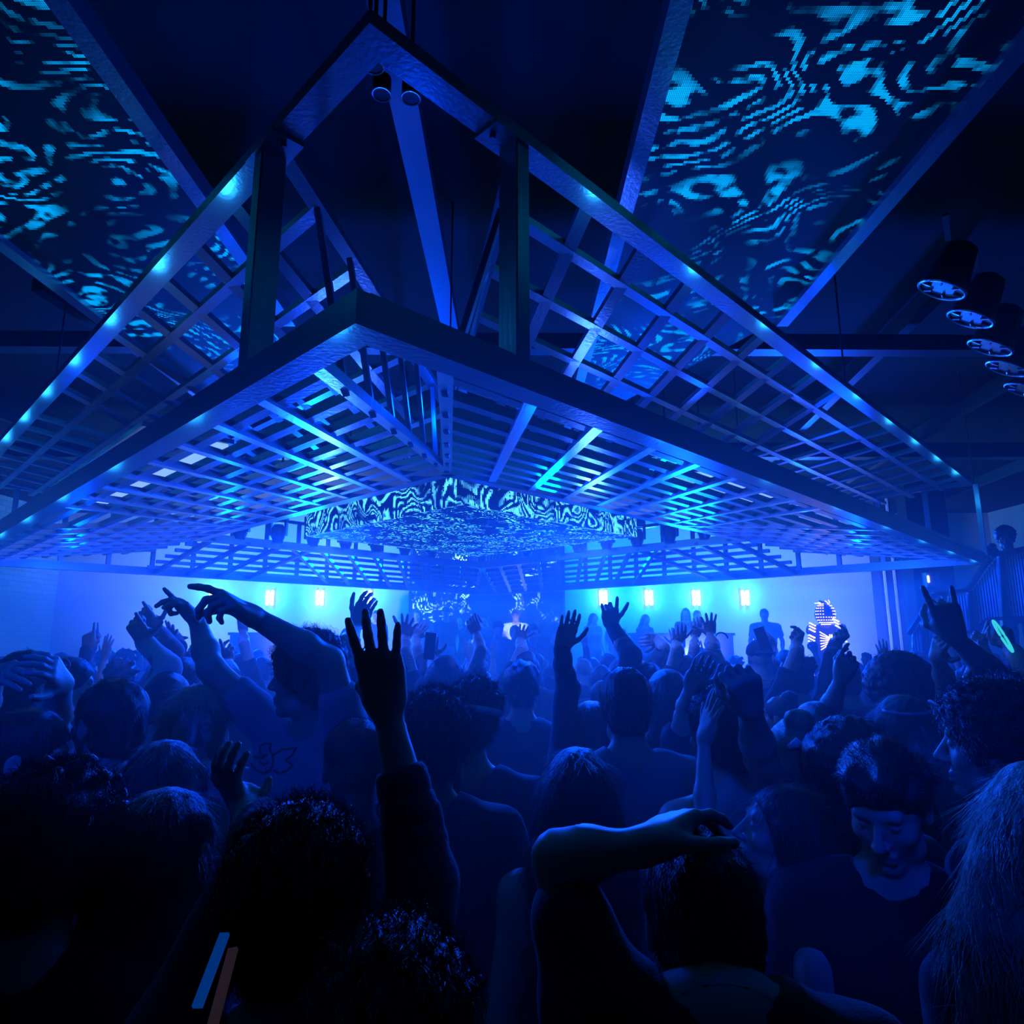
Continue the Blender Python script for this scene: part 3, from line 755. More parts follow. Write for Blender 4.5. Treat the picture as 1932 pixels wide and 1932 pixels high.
# ------------------------------------------------------------------ back of the room: stage, tables, wall lamps, screen
struct('trim_10', (-8.6, 11.1, 0), (6.8, YB, .8), M_DARK)
M_LAMP = emat('lamp_tube', (.62, .93, 1.), 9.); M_WHITE = pmat('white_plastic', (.7, .7, .7), .5)
def place(u, v, Y): return W(u, v, Y)
first = None
names = {403: 'outermost left', 510: 'second from left', 604: 'third from left', 694: 'left of the video wall', 1138: 'right of the video wall', 1224: 'second right of the video wall', 1313: 'third right of the video wall', 1405: 'outermost right'}
for u, nme in names.items():
    p = place(u, 1128, YB - .06)
    r = empty('wall_lamp', (p.x, YB, p.z))
    for k in (-1, 1):
        mb = MB(); mb.tube([(p.x + k * .052, YB - .09, p.z - .165), (p.x + k * .052, YB - .09, p.z - .15), (p.x + k * .052, YB - .09, p.z + .15), (p.x + k * .052, YB - .09, p.z + .165)], [.025, .036, .036, .025], 12)
        local(r, mb, 'lamp_tube', M_LAMP)
    mb = MB(); mb.box((p.x - .06, YB - .05, p.z - .12), (p.x + .06, YB, p.z + .12)); local(r, mb, 'back_plate', M_WHITE)
    tag(r, 'pair of glowing white tube lamps on the back wall, ' + nme, 'wall lamp', 'tube lamps on the back wall')
    lamp_pt((p.x, YB - .32, p.z), 50, (.0, .55, 1.), .06, 'wall_lamp_glow')
# video wall behind the booth
a = place(775, 1200, YB - .1); b_ = place(1062, 1200, YB - .1)
vw = tag(empty('video_wall', ((a.x + b_.x) / 2, YB - .1, .8)), 'video wall with thin cyan scribbles behind the booth', 'video screen')
mb = MB(); mb.box((a.x, YB - .12, 1.3), (b_.x, YB - .03, 3.9)); local(vw, mb, 'screen', M_LEDWALL)
mb = MB()
for x in (a.x - .03, b_.x + .03): mb.box((x - .03, YB - .14, .8), (x + .03, YB, 3.95))
mb.box((a.x, YB - .14, 3.9), (b_.x, YB, 3.96)); local(vw, mb, 'frame', M_BLACKM)
# raised tables
M_TBL = pmat('table_laminate', (.12, .13, .16), .5)
def bar_table(u0, u1, v, Y, label):
    p, q = place(u0, v, Y), place(u1, v, Y)
    r = tag(empty('bar_counter', ((p.x + q.x) / 2, Y, .8)), label, 'counter')
    mb = MB(); mb.box((p.x, Y, p.z - .05), (q.x, Y + .5, p.z)); local(r, mb, 'countertop', M_TBL)
    mb = MB(); mb.box((p.x + .03, Y + .04, .8), (q.x - .03, Y + .08, p.z - .05)); local(r, mb, 'front_panel', M_TBL)
    for x in (p.x + .05, q.x - .09):
        mb = MB(); mb.box((x, Y + .08, .8), (x + .04, Y + .46, p.z - .05)); local(r, mb, 'side_panel', M_TBL)
bar_table(1192, 1387, 1194, 12.6, 'long blue-lit counter on the stage right of the booth')
bar_table(430, 560, 1193, 12.8, 'blue-lit counter on the stage left of the booth')
p, q = place(905, 1212, 11.5), place(1070, 1212, 11.5)
dj = tag(empty('booth_table', ((p.x + q.x) / 2, 11.5, .8)), 'booth table with decks in front of the person in the white t-shirt', 'table')
mb = MB(); mb.box((p.x, 11.5, p.z - .06), (q.x, 12.1, p.z)); local(dj, mb, 'tabletop', M_TBL)
mb = MB(); mb.box((p.x + .03, 11.54, .8), (q.x - .03, 11.58, p.z - .06)); local(dj, mb, 'front_panel', M_TBL)
for x in (p.x + .1, p.x + .85):
    dk = tag(empty('media_player', (x + .18, 11.8, p.z)), 'flat black deck on the booth table, ' + ('left' if x < p.x + .5 else 'right') + ' one', 'deck')
    mb = MB(); mb.box((x, 11.6, p.z), (x + .36, 12.02, p.z + .09)); local(dk, mb, 'housing', M_BLACKM)
    mb = MB(); mb.tube([(x + .18, 11.78, p.z + .09), (x + .18, 11.78, p.z + .105)], .12, 20); local(dk, mb, 'jog_wheel', M_STEELD)
    mb = MB(); mb.box((x + .08, 11.93, p.z + .09), (x + .28, 12.01, p.z + .10)); local(dk, mb, 'display', emat('display', (.3, .8, 1), 2))
# right side: column, speaker box
mb = MB(); p, q = place(1668, 1150, 13.4), place(1708, 1150, 13.4); mb.box((p.x, 13.4, 0), (q.x, 13.75, ZC)); tag(mb.build('trim_11', M_DARK), kind='structure')
for dx in (.0, .2): 
    mb = MB(); mb.box((p.x + .05 + dx, 13.37, 0), (p.x + .09 + dx, 13.4, ZC)); tag(mb.build('trim_%d' % (12 + int(dx * 5)), M_WHITE), kind='structure')
p = place(1757, 1094, 12.); r = tag(empty('wall_box', (p.x, 12, p.z)), 'small pale box fixed on the dark column beside the stair railing', 'box')
struct('trim_14', (p.x - .25, 12.1, 0), (p.x + .5, 12.4, ZC), M_DARK)
mb = MB(); mb.box((p.x - .11, 11.95, p.z - .13), (p.x + .13, 12.1, p.z + .13)); local(r, mb, 'case', M_WHITE)
mb = MB(); mb.box((p.x - .10, 11.94, p.z - .05), (p.x - .07, 11.95, p.z + .07)); local(r, mb, 'indicator', emat('indicator', (.8, 1, 1), 4))

# ------------------------------------------------------------------ stair and mezzanine railing on the right
def rail_mat():
    m = pmat('ribbed_metal', (.55, .57, .6), .35, metal=.7); nt = m.node_tree; N = nt.nodes; b = N['Principled BSDF']
    tc = N.new('ShaderNodeTexCoord'); sp = N.new('ShaderNodeSeparateXYZ'); nt.links.new(tc.outputs['Object'], sp.inputs[0])
    st = nmath(nt, 'SINE', nmath(nt, 'MULTIPLY', sp.outputs[0], 210.)); bp = N.new('ShaderNodeBump'); bp.inputs['Strength'].default_value = 1.; bp.inputs['Distance'].default_value = .012
    nt.links.new(st, bp.inputs['Height']); nt.links.new(bp.outputs['Normal'], b.inputs['Normal']); return m
M_RIB = rail_mat(); YR = 7.0
rail = tag(empty('stair_railing', W(1820, 1200, YR)), 'stepped metal stair railing with ribbed panels at the right edge', 'railing')
def rpoly(pts): return [(W(u, v, YR).x, W(u, v, YR).z) for u, v in pts]
for pts in ([(1722, 1228), (1722, 1196), (1738, 1172), (1738, 1228)], [(1741, 1228), (1741, 1168), (1776, 1122), (1776, 1228)], [(1790, 1194), (1790, 1125), (1825, 1121), (1832, 1188)],
            [(1837, 1190), (1832, 1118), (1880, 1052), (1886, 1166), (1862, 1168)], [(1894, 1163), (1890, 1046), (1960, 1040), (1960, 1163)]):
    mb = MB(); mb.prism(rpoly(pts), 1, YR, YR + .02); local(rail, mb, 'ribbed_panel', M_RIB)
def rtube(pts, r, name='handrail'):
    mb = MB(); pp = [W(u, v, YR - .01) for u, v in pts]
    for i in range(len(pp) - 1): mb.bar(pp[i], pp[i + 1], r * 2, r * 2, up=(0, 1, 0))
    local(rail, mb, name, M_STEEL)
rtube([(1714, 1196), (1760, 1122), (1826, 1113), (1870, 1048), (1935, 1034), (1965, 1032)], .022)
rtube([(1790, 1194), (1842, 1192), (1864, 1168), (1965, 1164)], .018, 'bottom_rail')
for u, v0, v1 in ((1740, 1170, 1230), (1779, 1120, 1230), (1829, 1116, 1192), (1886, 1044, 1225)): rtube([(u, v0), (u + (3 if u < 1850 else 10), v1)], .022, 'post')
struct('trim_15', (W(1722, 1200, YR).x + 1.0, YR + .03, 1.2), (XR, YR + 3.2, 1.42), M_DARK)
for i in range(6):                                            # steps rising to the landing
    p = W(1716 + 12 * i, 1240, YR + .05); struct('trim_%d' % (16 + i), (p.x, YR + .05, 0), (p.x + .3, YR + 1.3, .2 + .2 * i), M_DARK)
# ------------------------------------------------------------------ lamps on the ceiling at the right and moving heads
def par_can(loc, aim, label, r=.13):
    g = tag(empty('stage_lamp', loc), label, 'stage lamp', 'round stage lamps by the right-hand ceiling')
    loc = Vector(loc); aim = Vector(aim).normalized()
    mb = MB(); mb.tube([loc - aim * .26, loc - aim * .24, loc - aim * .05, loc], [r * .45, r * .7, r, r], 20); local(g, mb, 'housing', M_BLACKM)
    a = aim.cross(Vector((0, 0, 1))).normalized(); b = aim.cross(a)
    ring = [loc + (a * math.cos(t) + b * math.sin(t)) * r * 1.04 + aim * .005 for t in [i * math.pi / 14 for i in range(28)]]
    mb = MB(); mb.tube(ring, .009, 6, closed=True)
    for k in range(6):
        t = k * math.pi / 3; mb.tube([loc + (a * math.cos(t) + b * math.sin(t)) * r * 1.02 + aim * .004, loc + (a * math.cos(t) + b * math.sin(t)) * r * .55 + aim * .006], .007, 5)
    local(g, mb, 'front_ring', M_STEEL)
    mb = MB(); mb.bar(loc - aim * .12 + a * (r + .03), loc - aim * .12 + a * (r + .03) + Vector((0, 0, .25)), .03, .012); mb.bar(loc - aim * .12 - a * (r + .03), loc - aim * .12 - a * (r + .03) + Vector((0, 0, .25)), .03, .012)
    mb.bar(loc - aim * .12 - a * (r + .03) + Vector((0, 0, .25)), loc - aim * .12 + a * (r + .03) + Vector((0, 0, .25)), .03, .012); local(g, mb, 'yoke', M_BLACKM)
    return g
for (u, v, Y, nm_) in ((1778, 545, 3.4, 'farthest up'), (1832, 600, 3.6, 'second'), (1869, 654, 3.8, 'third'), (1902, 694, 4.0, 'fourth'), (1935, 735, 4.25, 'lowest in view')):
    par_can(W(u, v, Y), (-.35, .25, -.8), 'black stage lamp with a spoked steel ring hanging at the right, ' + nm_, .115)
def moving_head(p, label, grp):
    g = tag(empty('moving_head_light', p), label, 'stage lamp', grp)
    p = Vector(p)
    mb = MB(); mb.box((p.x - .09, p.y - .07, p.z + .17), (p.x + .09, p.y + .07, p.z + .25)); local(g, mb, 'base', M_STEELD)
    mb = MB()
    for k in (-1, 1): mb.box((p.x + k * .085 - .012, p.y - .03, p.z), (p.x + k * .085 + .012, p.y + .03, p.z + .17))
    mb.box((p.x - .097, p.y - .03, p.z + .15), (p.x + .097, p.y + .03, p.z + .172))
    local(g, mb, 'yoke', M_STEELD)
    mb = MB(); mb.tube([(p.x, p.y, p.z + .12), (p.x, p.y, p.z + .08), (p.x, p.y, p.z - .02), (p.x, p.y, p.z - .07), (p.x, p.y, p.z - .08)], [.05, .07, .075, .055, .055], 14); local(g, mb, 'head', M_STEELD)
    mb = MB(); mb.tube([(p.x, p.y, p.z + .25), (p.x, p.y, ZC)], .012, 6); local(g, mb, 'drop_pole', M_STEELD)
for sd, side in ((-1, 'left'), (1, 'right')):
    for k in range(7):
        s = 3.45 - .43 * k
        p = P(sd * s, (B0 - s) * .88, 1.52)
        moving_head(p, 'lamp in the row hanging inside the far %s edge of the canopy' % side, 'row of hanging lamps, far %s edge of the canopy' % side)
for i, (u, v, Y) in enumerate(((705, 125, 2.0), (720, 178, 2.15), (775, 185, 2.15))):
    p = W(u, v, Y); p.z = min(p.z, 4.3)
    g = tag(empty('ceiling_spotlight', p), 'small dark spotlight in the ceiling above the near canopy corner, ' + ('nearest', 'middle', 'rightmost')[i], 'spotlight')
    mb = MB(); mb.tube([p + Vector((0, 0, .08)), p + Vector((0, 0, .07)), p], [.02, .034, .034], 14); local(g, mb, 'housing', M_BLACKM)
    ring = [p + Vector((math.cos(t) * .035, math.sin(t) * .035, 0)) for t in [j * math.pi / 10 for j in range(20)]]
    mb = MB(); mb.tube(ring, .004, 5, closed=True); local(g, mb, 'trim_ring', M_STEEL)
    mb = MB(); mb.tube([p + Vector((0, 0, .08)), Vector((p.x, p.y, ZC))], .008, 6); local(g, mb, 'stem', M_BLACKM)

M_BOXL = emat('light_box', (.22, .42, 1.), 1.3); M_BOXL.cycles.emission_sampling = 'NONE'
for sd in (-1, 1):
    q = P(-3.5, -2.5, 1.70) if sd < 0 else P(2.9, -2.3, 1.62)
    g = tag(empty('ceiling_light', q), 'long pale glowing light box inside the canopy, on its near %s side' % ('left' if sd < 0 else 'right'), 'ceiling light')
    d_ = Vector((sd, 1, 0)).normalized()
    mb = MB(); mb.bar(q - d_ * (1.25 if sd < 0 else .5), q + d_ * (1.45 if sd < 0 else .9), .5, .02); local(g, mb, 'diffuser', M_BOXL)
    mb = MB(); mb.bar(q - d_ * (1.28 if sd < 0 else .53) + Vector((0, 0, .025)), q + d_ * (1.48 if sd < 0 else .93) + Vector((0, 0, .025)), .55, .03); local(g, mb, 'housing', M_STEELD)
# ------------------------------------------------------------------ the crowd
PI = math.pi
from mathutils.bvhtree import BVHTree
def child(root, kind): return [c for c in root.children if c.name.split('.')[0] == kind][0]
def stamp(root, kind, lines, r, name, mat, label=None, lift=.003):
    "line drawing laid on a garment: each (u, v) is carried on to the garment's surface"
    o = child(root, kind); me = o.data; mw = Matrix.Translation(root.location) @ Matrix.Rotation(root.rotation_euler.z, 4, 'Z')
    bv = BVHTree.FromPolygons([mw @ v.co for v in me.vertices], [tuple(p.vertices) for p in me.polygons])
    mb = MB(); inv = mw.inverted()
    for ln in lines:
        pts = []
        for i in range(len(ln) - 1):
            for k in range(4):
                t = k / 4; u = ln[i][0] * (1 - t) + ln[i + 1][0] * t; v = ln[i][1] * (1 - t) + ln[i + 1][1] * t
                loc, nn, _, _ = bv.ray_cast(Vector((0, 0, H)), ray(u, v).normalized())
                if loc: pts.append(inv @ (loc + nn * lift))
        if len(pts) > 2: mb.tube(pts, r, 5)
    if mb.v:
        p = mb.build(name, mat, root); 
        if label: p['label'] = label
def worn(root, mb, name, mat, label=None):
    "part given in world coordinates"
    o = mb.build(name, mat, root, smooth=True); mw = Matrix.Translation(root.location) @ Matrix.Rotation(root.rotation_euler.z, 4, 'Z')
    o.data.transform(mw.inverted())
    if label: o['label'] = label
    return o
def ringpts(c, R, s, rx, ry, z, tilt=0., n=28, t0=0., t1=2 * PI, y0=-.014):
    out = []
    for i in range(n):
        t = t0 + (t1 - t0) * i / (n if t1 - t0 > 6.2 else n - 1)
        out.append(Vector(c + R @ (V3(rx * math.cos(t), y0 + ry * math.sin(t), z + tilt * math.sin(t)) * s)))
    return out
INK = pmat('print_ink', (.02, .02, .03), .8); GLOW = emat('glow_cyan', (.05, .9, .9), .8); EDGEB = emat('edge_light_blue', (.0, .12, .8), .22); EDGEP = emat('edge_light_pink', (.5, .28, .36), .03)
LENS = pmat('lens', (.25, .35, .45), .12, spec=.9); WHITE = pmat('white_cotton', (.75, .75, .75), .8); GOLD = pmat('gold', (.8, .6, .2), .25, metal=1.); PHONE = pmat('phone_glass', (.02, .02, .025), .15)
near = dict(h=.013, hh=.0052, hf=.004, ns=5000)
mid = dict(h=.016, hh=.009, hf=.0055, ns=1000)

# --- tall man in the printed t-shirt
r1, c1, R1, s1 = hero(580, 1181, 2.35, yaw=2.62, head=(-.02, -1.15, .0), hair='curly', top='tee', tcol='grey', skin=1, hairtop=.16,
    arms={'R': dict(e=(398, 1262), w=(371, 1168), t=(322, 1118), n=(-.5, -.4, -.7), pose='two', en=False, wn=False, hs=1.1), 'L': dict(e=(621, 1248), w=(478, 1163), t=(398, 1112), n=(-.3, .3, -.9), pose='ok', en=True, wn=True, hs=1.12)},
    label='tall curly-haired man in a printed t-shirt, pointing with both raised arms', **near)
z = lambda pts: [(380 + a / 4.026, 1080 + b / 4.026) for a, b in pts]
stamp(r1, 'shirt', [z([(365, 1420), (385, 1465), (430, 1505), (480, 1525), (530, 1500), (550, 1440), (545, 1390), (520, 1345), (530, 1300), (480, 1300), (450, 1320), (450, 1380), (500, 1390), (460, 1412), (420, 1400), (375, 1398), (365, 1420)]),
    z([(550, 1385), (620, 1345), (725, 1335), (690, 1390), (640, 1430), (700, 1460), (660, 1500), (600, 1530), (540, 1490)]), z([(450, 1440), (480, 1460), (520, 1440)])], .0035, 'shirt_print', INK, 'dark line drawing of a winged shape')
# --- middle distance, left of centre
hero(212, 1272, 2.05, yaw=.75, head=(.05, .45, 0), hair='short', skin=1, top='three', tcol='charcoal', label='round dark head of hair seen from behind, beside the smiling woman', **near)
r, c, R, s = hero(372, 1288, 2.35, yaw=PI + .25, head=(-.1, .25, -.12), hair='long', hcol='blond', fem=True, top='tee', tcol='beige', skin=0, label='smiling fair woman with long hair facing the camera', **near)
r, c, R, s = hero(318, 1388, 1.75, yaw=.15, head=(.0, .0, 0), hair='long', fem=True, tcol='black', label='dark-haired clubgoer directly in front of the smiling woman', **near)
r, c, R, s = hero(62, 1222, 2.5, yaw=-.1, head=(-.1, -.25, 0), hair='short', top='tee', tcol='grey', skin=0, arms={'R': dict(e=(98, 1375), w=(116, 1290), t=(88, 1238), n=(-.9, 0, -.3), pose='cup', en=True, wn=True), 'L': dict(e=(-40, 1350), w=(-10, 1275), t=(30, 1262), n=(.9, 0, -.3), pose='cup', en=True)},
    label='man at the left edge with both hands to his head and sunglasses pushed up', **near)
mb = MB()
for k in (-1, 1):
    cc = V3(.036 * k, .075, .085); pts = [Vector(c + R @ ((cc + V3(.032 * math.cos(t), .006, .022 * math.sin(t))) * s)) for t in [i * PI / 8 for i in range(16)]]
    mb.tube(pts, .004, 6, closed=True); mb.add([tuple(p) for p in pts], [tuple(range(16))])
    mb.tube([Vector(c + R @ (V3(.068 * k, .07, .088) * s)), Vector(c + R @ (V3(.086 * k, .0, .05) * s))], .003, 5)
worn(r, mb, 'sunglasses', LENS)
hero(62, 1332, 1.9, yaw=-.7, head=(-.25, -.5, 0), hair='short', skin=0, tcol='black', label='dark-haired man at the left edge with his face in right profile', **near)
r, c, R, s = hero(135, 1236, 2.95, yaw=-.5, head=(.0, -.4, 0), hair='fade', skin=0, top='tee', tcol='white', label='man with short cropped hair and a glinting earring, beside the raised bare arm', **mid)
mb = MB(); mb.tube([Vector(c + R @ (V3(.086, -.005, z_) * s)) for z_ in (-.03, -.045)], .006, 6); worn(r, mb, 'earring', GOLD)
hero(110, 1446, 1.22, yaw=.2, head=(0, .0, 0), hair='messy', tcol='black', wid=1.05, label='nearly black silhouette of a head and shoulders in the bottom left corner', **near)
hero(322, 1478, 1.3, yaw=0, head=(-.1, 0, 0), hair='bob', fem=True, tcol='black', label='black silhouette of a bob-haired woman in the front rows, left of the curly head', **near)
EL, WR = W(800, 1655, 1.10), W(730, 1340, 1.15)
r4, c, R, s = hero(572, 1508, 1.06, yaw=0, head=(0, .1, 0), hair='curly', top='three', tcol='navy', skin=0, hairtop=.155, arms={'L': dict(e=(500, 1600), w=(458, 1508), t=(402, 1447), n=(.3, .9, 0), pose='cup', wn=False),
    'R': dict(E=EL, Wr=WR, t=(704, 1178), n=(0, 1, .1), pose='stop', tn=False, hs=1.04, r=.92)}, label='curly-haired front-row clubgoer, sleeve rolled up and open hand thrust highest of all', **near)
mb = MB(); dd = (WR - EL).normalized()
for t, rr in ((.0, .049), (.05, .047), (.095, .044), (.135, .041)):
    a_ = EL + dd * t; mb.tube([a_ - dd * .028, a_ - dd * .02, a_, a_ + dd * .02, a_ + dd * .028], [rr * .9, rr * 1.04, rr * 1.07, rr * 1.02, rr * .9], 24)
worn(r4, mb, 'rolled_sleeve', CLOTH['navy'])
r, c, R, s = hero(672, 1352, 1.9, yaw=.3, head=(-.05, .1, 0), hair='fade', skin=2, tcol='black', label='man with closely cropped hair directly behind the big raised hand', **near)
hero(742, 1728, .84, yaw=0, head=(-.05, 0, 0), hair='curly', top='long', tcol='navy', skin=0, hairtop=.155, label='curly dark head of hair nearest of all, cut off by the bottom of the picture', **near)
# --- centre
r, c, R, s = hero(822, 1298, 2.0, yaw=-.05, head=(-.1, 0, 0), hair='curly', hairtop=.155, skin=2, top='tee', tcol='black', wid=1.1, label='broad man with dark curly hair seen from behind in the middle of the crowd', **near)
r, c, R, s = hero(888, 1290, 2.45, yaw=-.2, head=(-.35, .2, .1), hair='messy', lean=(-.12, .05), top='tee', tcol='navy', skin=1, wid=1.15, label='man with a pale headband and his head bowed, beside the broad curly-haired man', **near)
mb = MB(); mb.tube(ringpts(c, R, s, .099, .118, .045, .02), .012, 8, closed=True); worn(r, mb, 'headband', WHITE)
r2, c, R, s = hero(1178, 1252, 2.4, yaw=.0, head=(0, .0, 0), hair='short', skin=1, top='tee', tcol='grey', wid=1.12, label='broad-shouldered man in a grey t-shirt seen squarely from behind, right of centre', **near)
hero(1112, 1318, 2.95, yaw=.1, head=(0, .3, 0), hair='bob', fem=True, skin=1, top='long', tcol='navy', arms={'L': dict(e=(1070, 1300), w=(1060, 1222), t=(1078, 1163), n=(0, 1, 0), pose='cup', en=False, wn=True, hs=1.15)}, label='long-sleeved arm held straight up with fingers pinched, left of the grey t-shirt man', **mid)
hero(1088, 1402, 1.8, yaw=0, head=(0, 0, 0), hair='longwide', fem=True, top='tank', tcol='black', skin=0, label='woman with long straight dark hair seen from behind at the centre of the front rows', **near)
hero(1256, 1258, 2.95, yaw=.1, hair='long', hcol='brown', fem=True, tcol='navy', label='woman with long smooth hair from behind, right of the grey t-shirt man', **mid)
hero(985, 1243, 3.4, yaw=-.1, hair='quiff', skin=0, tcol='charcoal', label='man with thick dark swept-up hair from behind, under the open palm', **mid)
hero(1318, 1560, 1.08, yaw=-.1, head=(-.35, 0, 0), bow=.11, hair='short', hcol='black', skin=0, top='tee', tcol='black', arms={'L': dict(r=.88, E=W(1052, 1618, 1.06), Wr=W(1214, 1598, .99), d=(.66, .6, .22), n=(.5, .1, -.85), pose='relax', hs=1.02)},
    label='front-row clubgoer with a bare elbow stuck out and a hand laid on the head', **near)
# --- right
r, c, R, s = hero(1462, 1470, 1.72, yaw=1.45, head=(.25, .0, 0), hair='long', fem=True, top='tank', tcol='black', skin=0, arms={'R': dict(e=(1330, 1565), w=(1328, 1395), t=(1352, 1308), n=(1, .2, 0), pose='open', en=True, wn=False, r=.85)},
    label='woman in left profile with lips parted and one slim arm raised', **near)
hero(1352, 1300, 2.15, yaw=.3, head=(0, .2, 0), hair='messy', hcol='brown', skin=0, top='tank', tcol='black', arms={'R': dict(e=(1436, 1432), w=(1413, 1335), t=(1398, 1262), n=(0, 1, 0), pose='fist', en=True, wn=True, r=1.1, hs=1.15)}, label='bare-armed clubgoer raising a clenched fist, elbow bent square', **near)
hero(1318, 1280, 2.9, yaw=.1, hair='pony', hcol='brown', fem=True, tcol='navy', skin=0, arms={'L': dict(e=(1290, 1352), w=(1304, 1292), t=(1330, 1255), n=(0, 1, -.3), pose='cup', wn=True)}, label='ponytailed woman with a hand at her hair, behind the raised fist', **mid)
hero(1660, 1397, 1.52, yaw=2.75, head=(-.45, -.35, .0), hair='quiff', skin=0, top='long', tcol='black', wid=1.1, label='man with swept dark hair facing the camera with his eyes cast down', **near)
r, c, R, s = hero(1858, 1278, 1.6, yaw=.55, head=(0, .35, 0), hair='curly', hairtop=.155, skin=0, top='long', tcol='charcoal', label='big dark curly head at the right edge with one ear and a lit neck showing', **near)
mb = MB(); mb.tube(ringpts(c, R, s, .085, .085, -.175, .01), .018, 8, closed=True); worn(r, mb, 'collar', CLOTH['charcoal'])
hero(1955, 1425, 1.15, yaw=-.4, head=(-.1, -.2, .1), hair='longwide', hcol='blond', fem=True, tcol='black', lean=(-.05, 0), label='long fair hair falling at the bottom right corner', **near)
hero(1872, 1262, 2.2, yaw=.1, hair='curly', hcol='brown', skin=0, top='tee', tcol='navy', hairtop=.155, arms={'R': dict(e=(1896, 1292), w=(1800, 1202), t=(1772, 1118), n=(.2, 1, 0), pose='horns2', en=False, wn=True, hs=1.12)}, label='person at the right edge making a horned hand sign high in the air', **near)
hero(1815, 1288, 2.7, yaw=0, hair='bob', fem=True, tcol='grey', skin=1, arms={'L': dict(e=(1786, 1292), w=(1768, 1240), t=(1778, 1192), n=(1, .3, -.2), pose='relax', en=False)}, label='slim limp hand raised just below the horned hand sign', **mid)
r, c, R, s = hero(1686, 1230, 2.9, yaw=.1, hair='afro', hairtop=.17, skin=2, top='long', tcol='charcoal', label='man with a round afro and a glowing necklace', **mid)
mb = MB(); mb.tube(ringpts(c, R, s, .072, .075, -.145, .02, t0=-PI * .95, t1=-.1 * PI, n=12), .005, 6); worn(r, mb, 'glow_necklace', GLOW)
r, c, R, s = hero(1714, 1308, 2.3, yaw=PI + .1, head=(-.15, .1, .15), hair='long', fem=True, tcol='black', skin=0, label='woman facing the camera with a pained look, hair band on dark hair', **near)
mb = MB(); mb.tube(ringpts(c, R, s, .093, .09, .10, .0, t0=0, t1=PI, n=16), .006, 6); worn(r, mb, 'hair_band', LENS)
hero(1535, 1318, 2.5, yaw=.0, hair='long', hcol='brown', fem=True, top='tank', tcol='white', skin=0, arms={'R': dict(e=(1560, 1352), w=(1588, 1278), t=(1606, 1226), n=(.4, .8, -.3), pose='hook', en=False, wn=True)}, label='bare-armed woman raising a crooked finger under the lit-up performer', **mid)
r, c, R, s = hero(1494, 1344, 2.15, yaw=-.1, hair='bun', hcol='blond', fem=True, tcol='grey', label='woman with fair pinned-up hair and a pale bow', **mid)
mb = MB(); 
for k in (-1, 1): mb.tube([Vector(c + R @ (V3(0, -.12, .05) * s)), Vector(c + R @ (V3(.03 * k, -.125, .065) * s)), Vector(c + R @ (V3(.055 * k, -.12, .05) * s))], [.004, .016, .006], 8)
worn(r, mb, 'bow', WHITE)
hero(1592, 1352, 1.98, yaw=0, hair='afro', hairtop=.17, fem=True, tcol='black', skin=2, label='big round dark head of hair behind the man with downcast eyes', **mid)
# --- raised arms further back
def armed(u, vt, Y, side, e, w, t, pose, label, n=(0, 1, 0), hs=1.15, **kw):
    k = dict(mid); k.update(kw); return hero(u, vt, Y, arms={side: dict(e=e, w=w, t=t, n=n, pose=pose, en=False, wn=False, hs=hs)}, label=label, **k)
armed(322, 1262, 3.0, 'L', (318, 1262), (272, 1208), (248, 1168), 'gun', 'person in a pale long sleeve pointing a finger and thumb up to the left', top='long', tcol='white', hair='short')
armed(352, 1236, 3.5, 'L', (322, 1228), (290, 1185), (264, 1148), 'gun', 'person just behind the pale sleeve, pointing the same way in a dark sleeve', top='long', tcol='grey', hair='bob')
armed(632, 1228, 3.2, 'R', (652, 1215), (674, 1178), (694, 1132), 'drop', 'bare arm with a drooping hand raised in front of a wall lamp', top='tee', tcol='navy', hair='messy')
armed(1216, 1246, 3.5, 'L', (1188, 1238), (1153, 1180), (1150, 1140), 'horns', 'dark-sleeved arm making a horned sign over the first lamp right of the booth', top='long', tcol='navy', hair='quiff')
armed(905, 1256, 4.0, 'L', (907, 1228), (898, 1192), (889, 1168), 'point', 'bare arm pointing one finger straight up in front of the booth', hair='bun', fem=True)
armed(1330, 1226, 4.6, 'R', (1344, 1222), (1340, 1195), (1338, 1166), 'wide', 'open hand with fingers spread wide above the long counter', hair='short')
armed(1318, 1232, 5.0, 'L', (1310, 1222), (1312, 1200), (1316, 1178), 'cup', 'cupped hand beside the wide-spread hand', hair='long', fem=True)
armed(456, 1230, 5.6, 'R', (461, 1215), (458, 1190), (457, 1170), 'peace', 'thin far arm with a two-finger sign over the left counter', hair='short')
armed(340, 1232, 4.4, 'L', (334, 1222), (327, 1200), (323, 1182), 'wide', 'small open hand beside the tall man\'s raised wrist', hair='messy', top='long')
armed(752, 1238, 4.2, 'R', (764, 1232), (764, 1200), (772, 1172), 'wide', 'open hand reaching up left of the booth', hair='curly', hairtop=.155)
armed(805, 1226, 4.9, 'L', (788, 1222), (785, 1200), (796, 1180), 'claw', 'clawed hand lifted next to the dark phone', hair='pony', fem=True)
armed(990, 1222, 5.2, 'L', (985, 1225), (980, 1205), (984, 1186), 'open', 'flat open palm raised in front of the people at the booth', hair='short')
armed(1245, 1228, 4.8, 'R', (1252, 1222), (1240, 1205), (1222, 1207), 'drop', 'drooping wrist raised in front of the long counter', hair='messy')
armed(1290, 1232, 4.5, 'L', (1278, 1228), (1276, 1212), (1284, 1196), 'cup', 'half-closed hand by the corner of the long counter', hair='short')
armed(1500, 1236, 4.4, 'L', (1503, 1232), (1504, 1212), (1508, 1196), 'fist', 'small raised fist with a wrist band left of the lit-up performer', hair='messy')
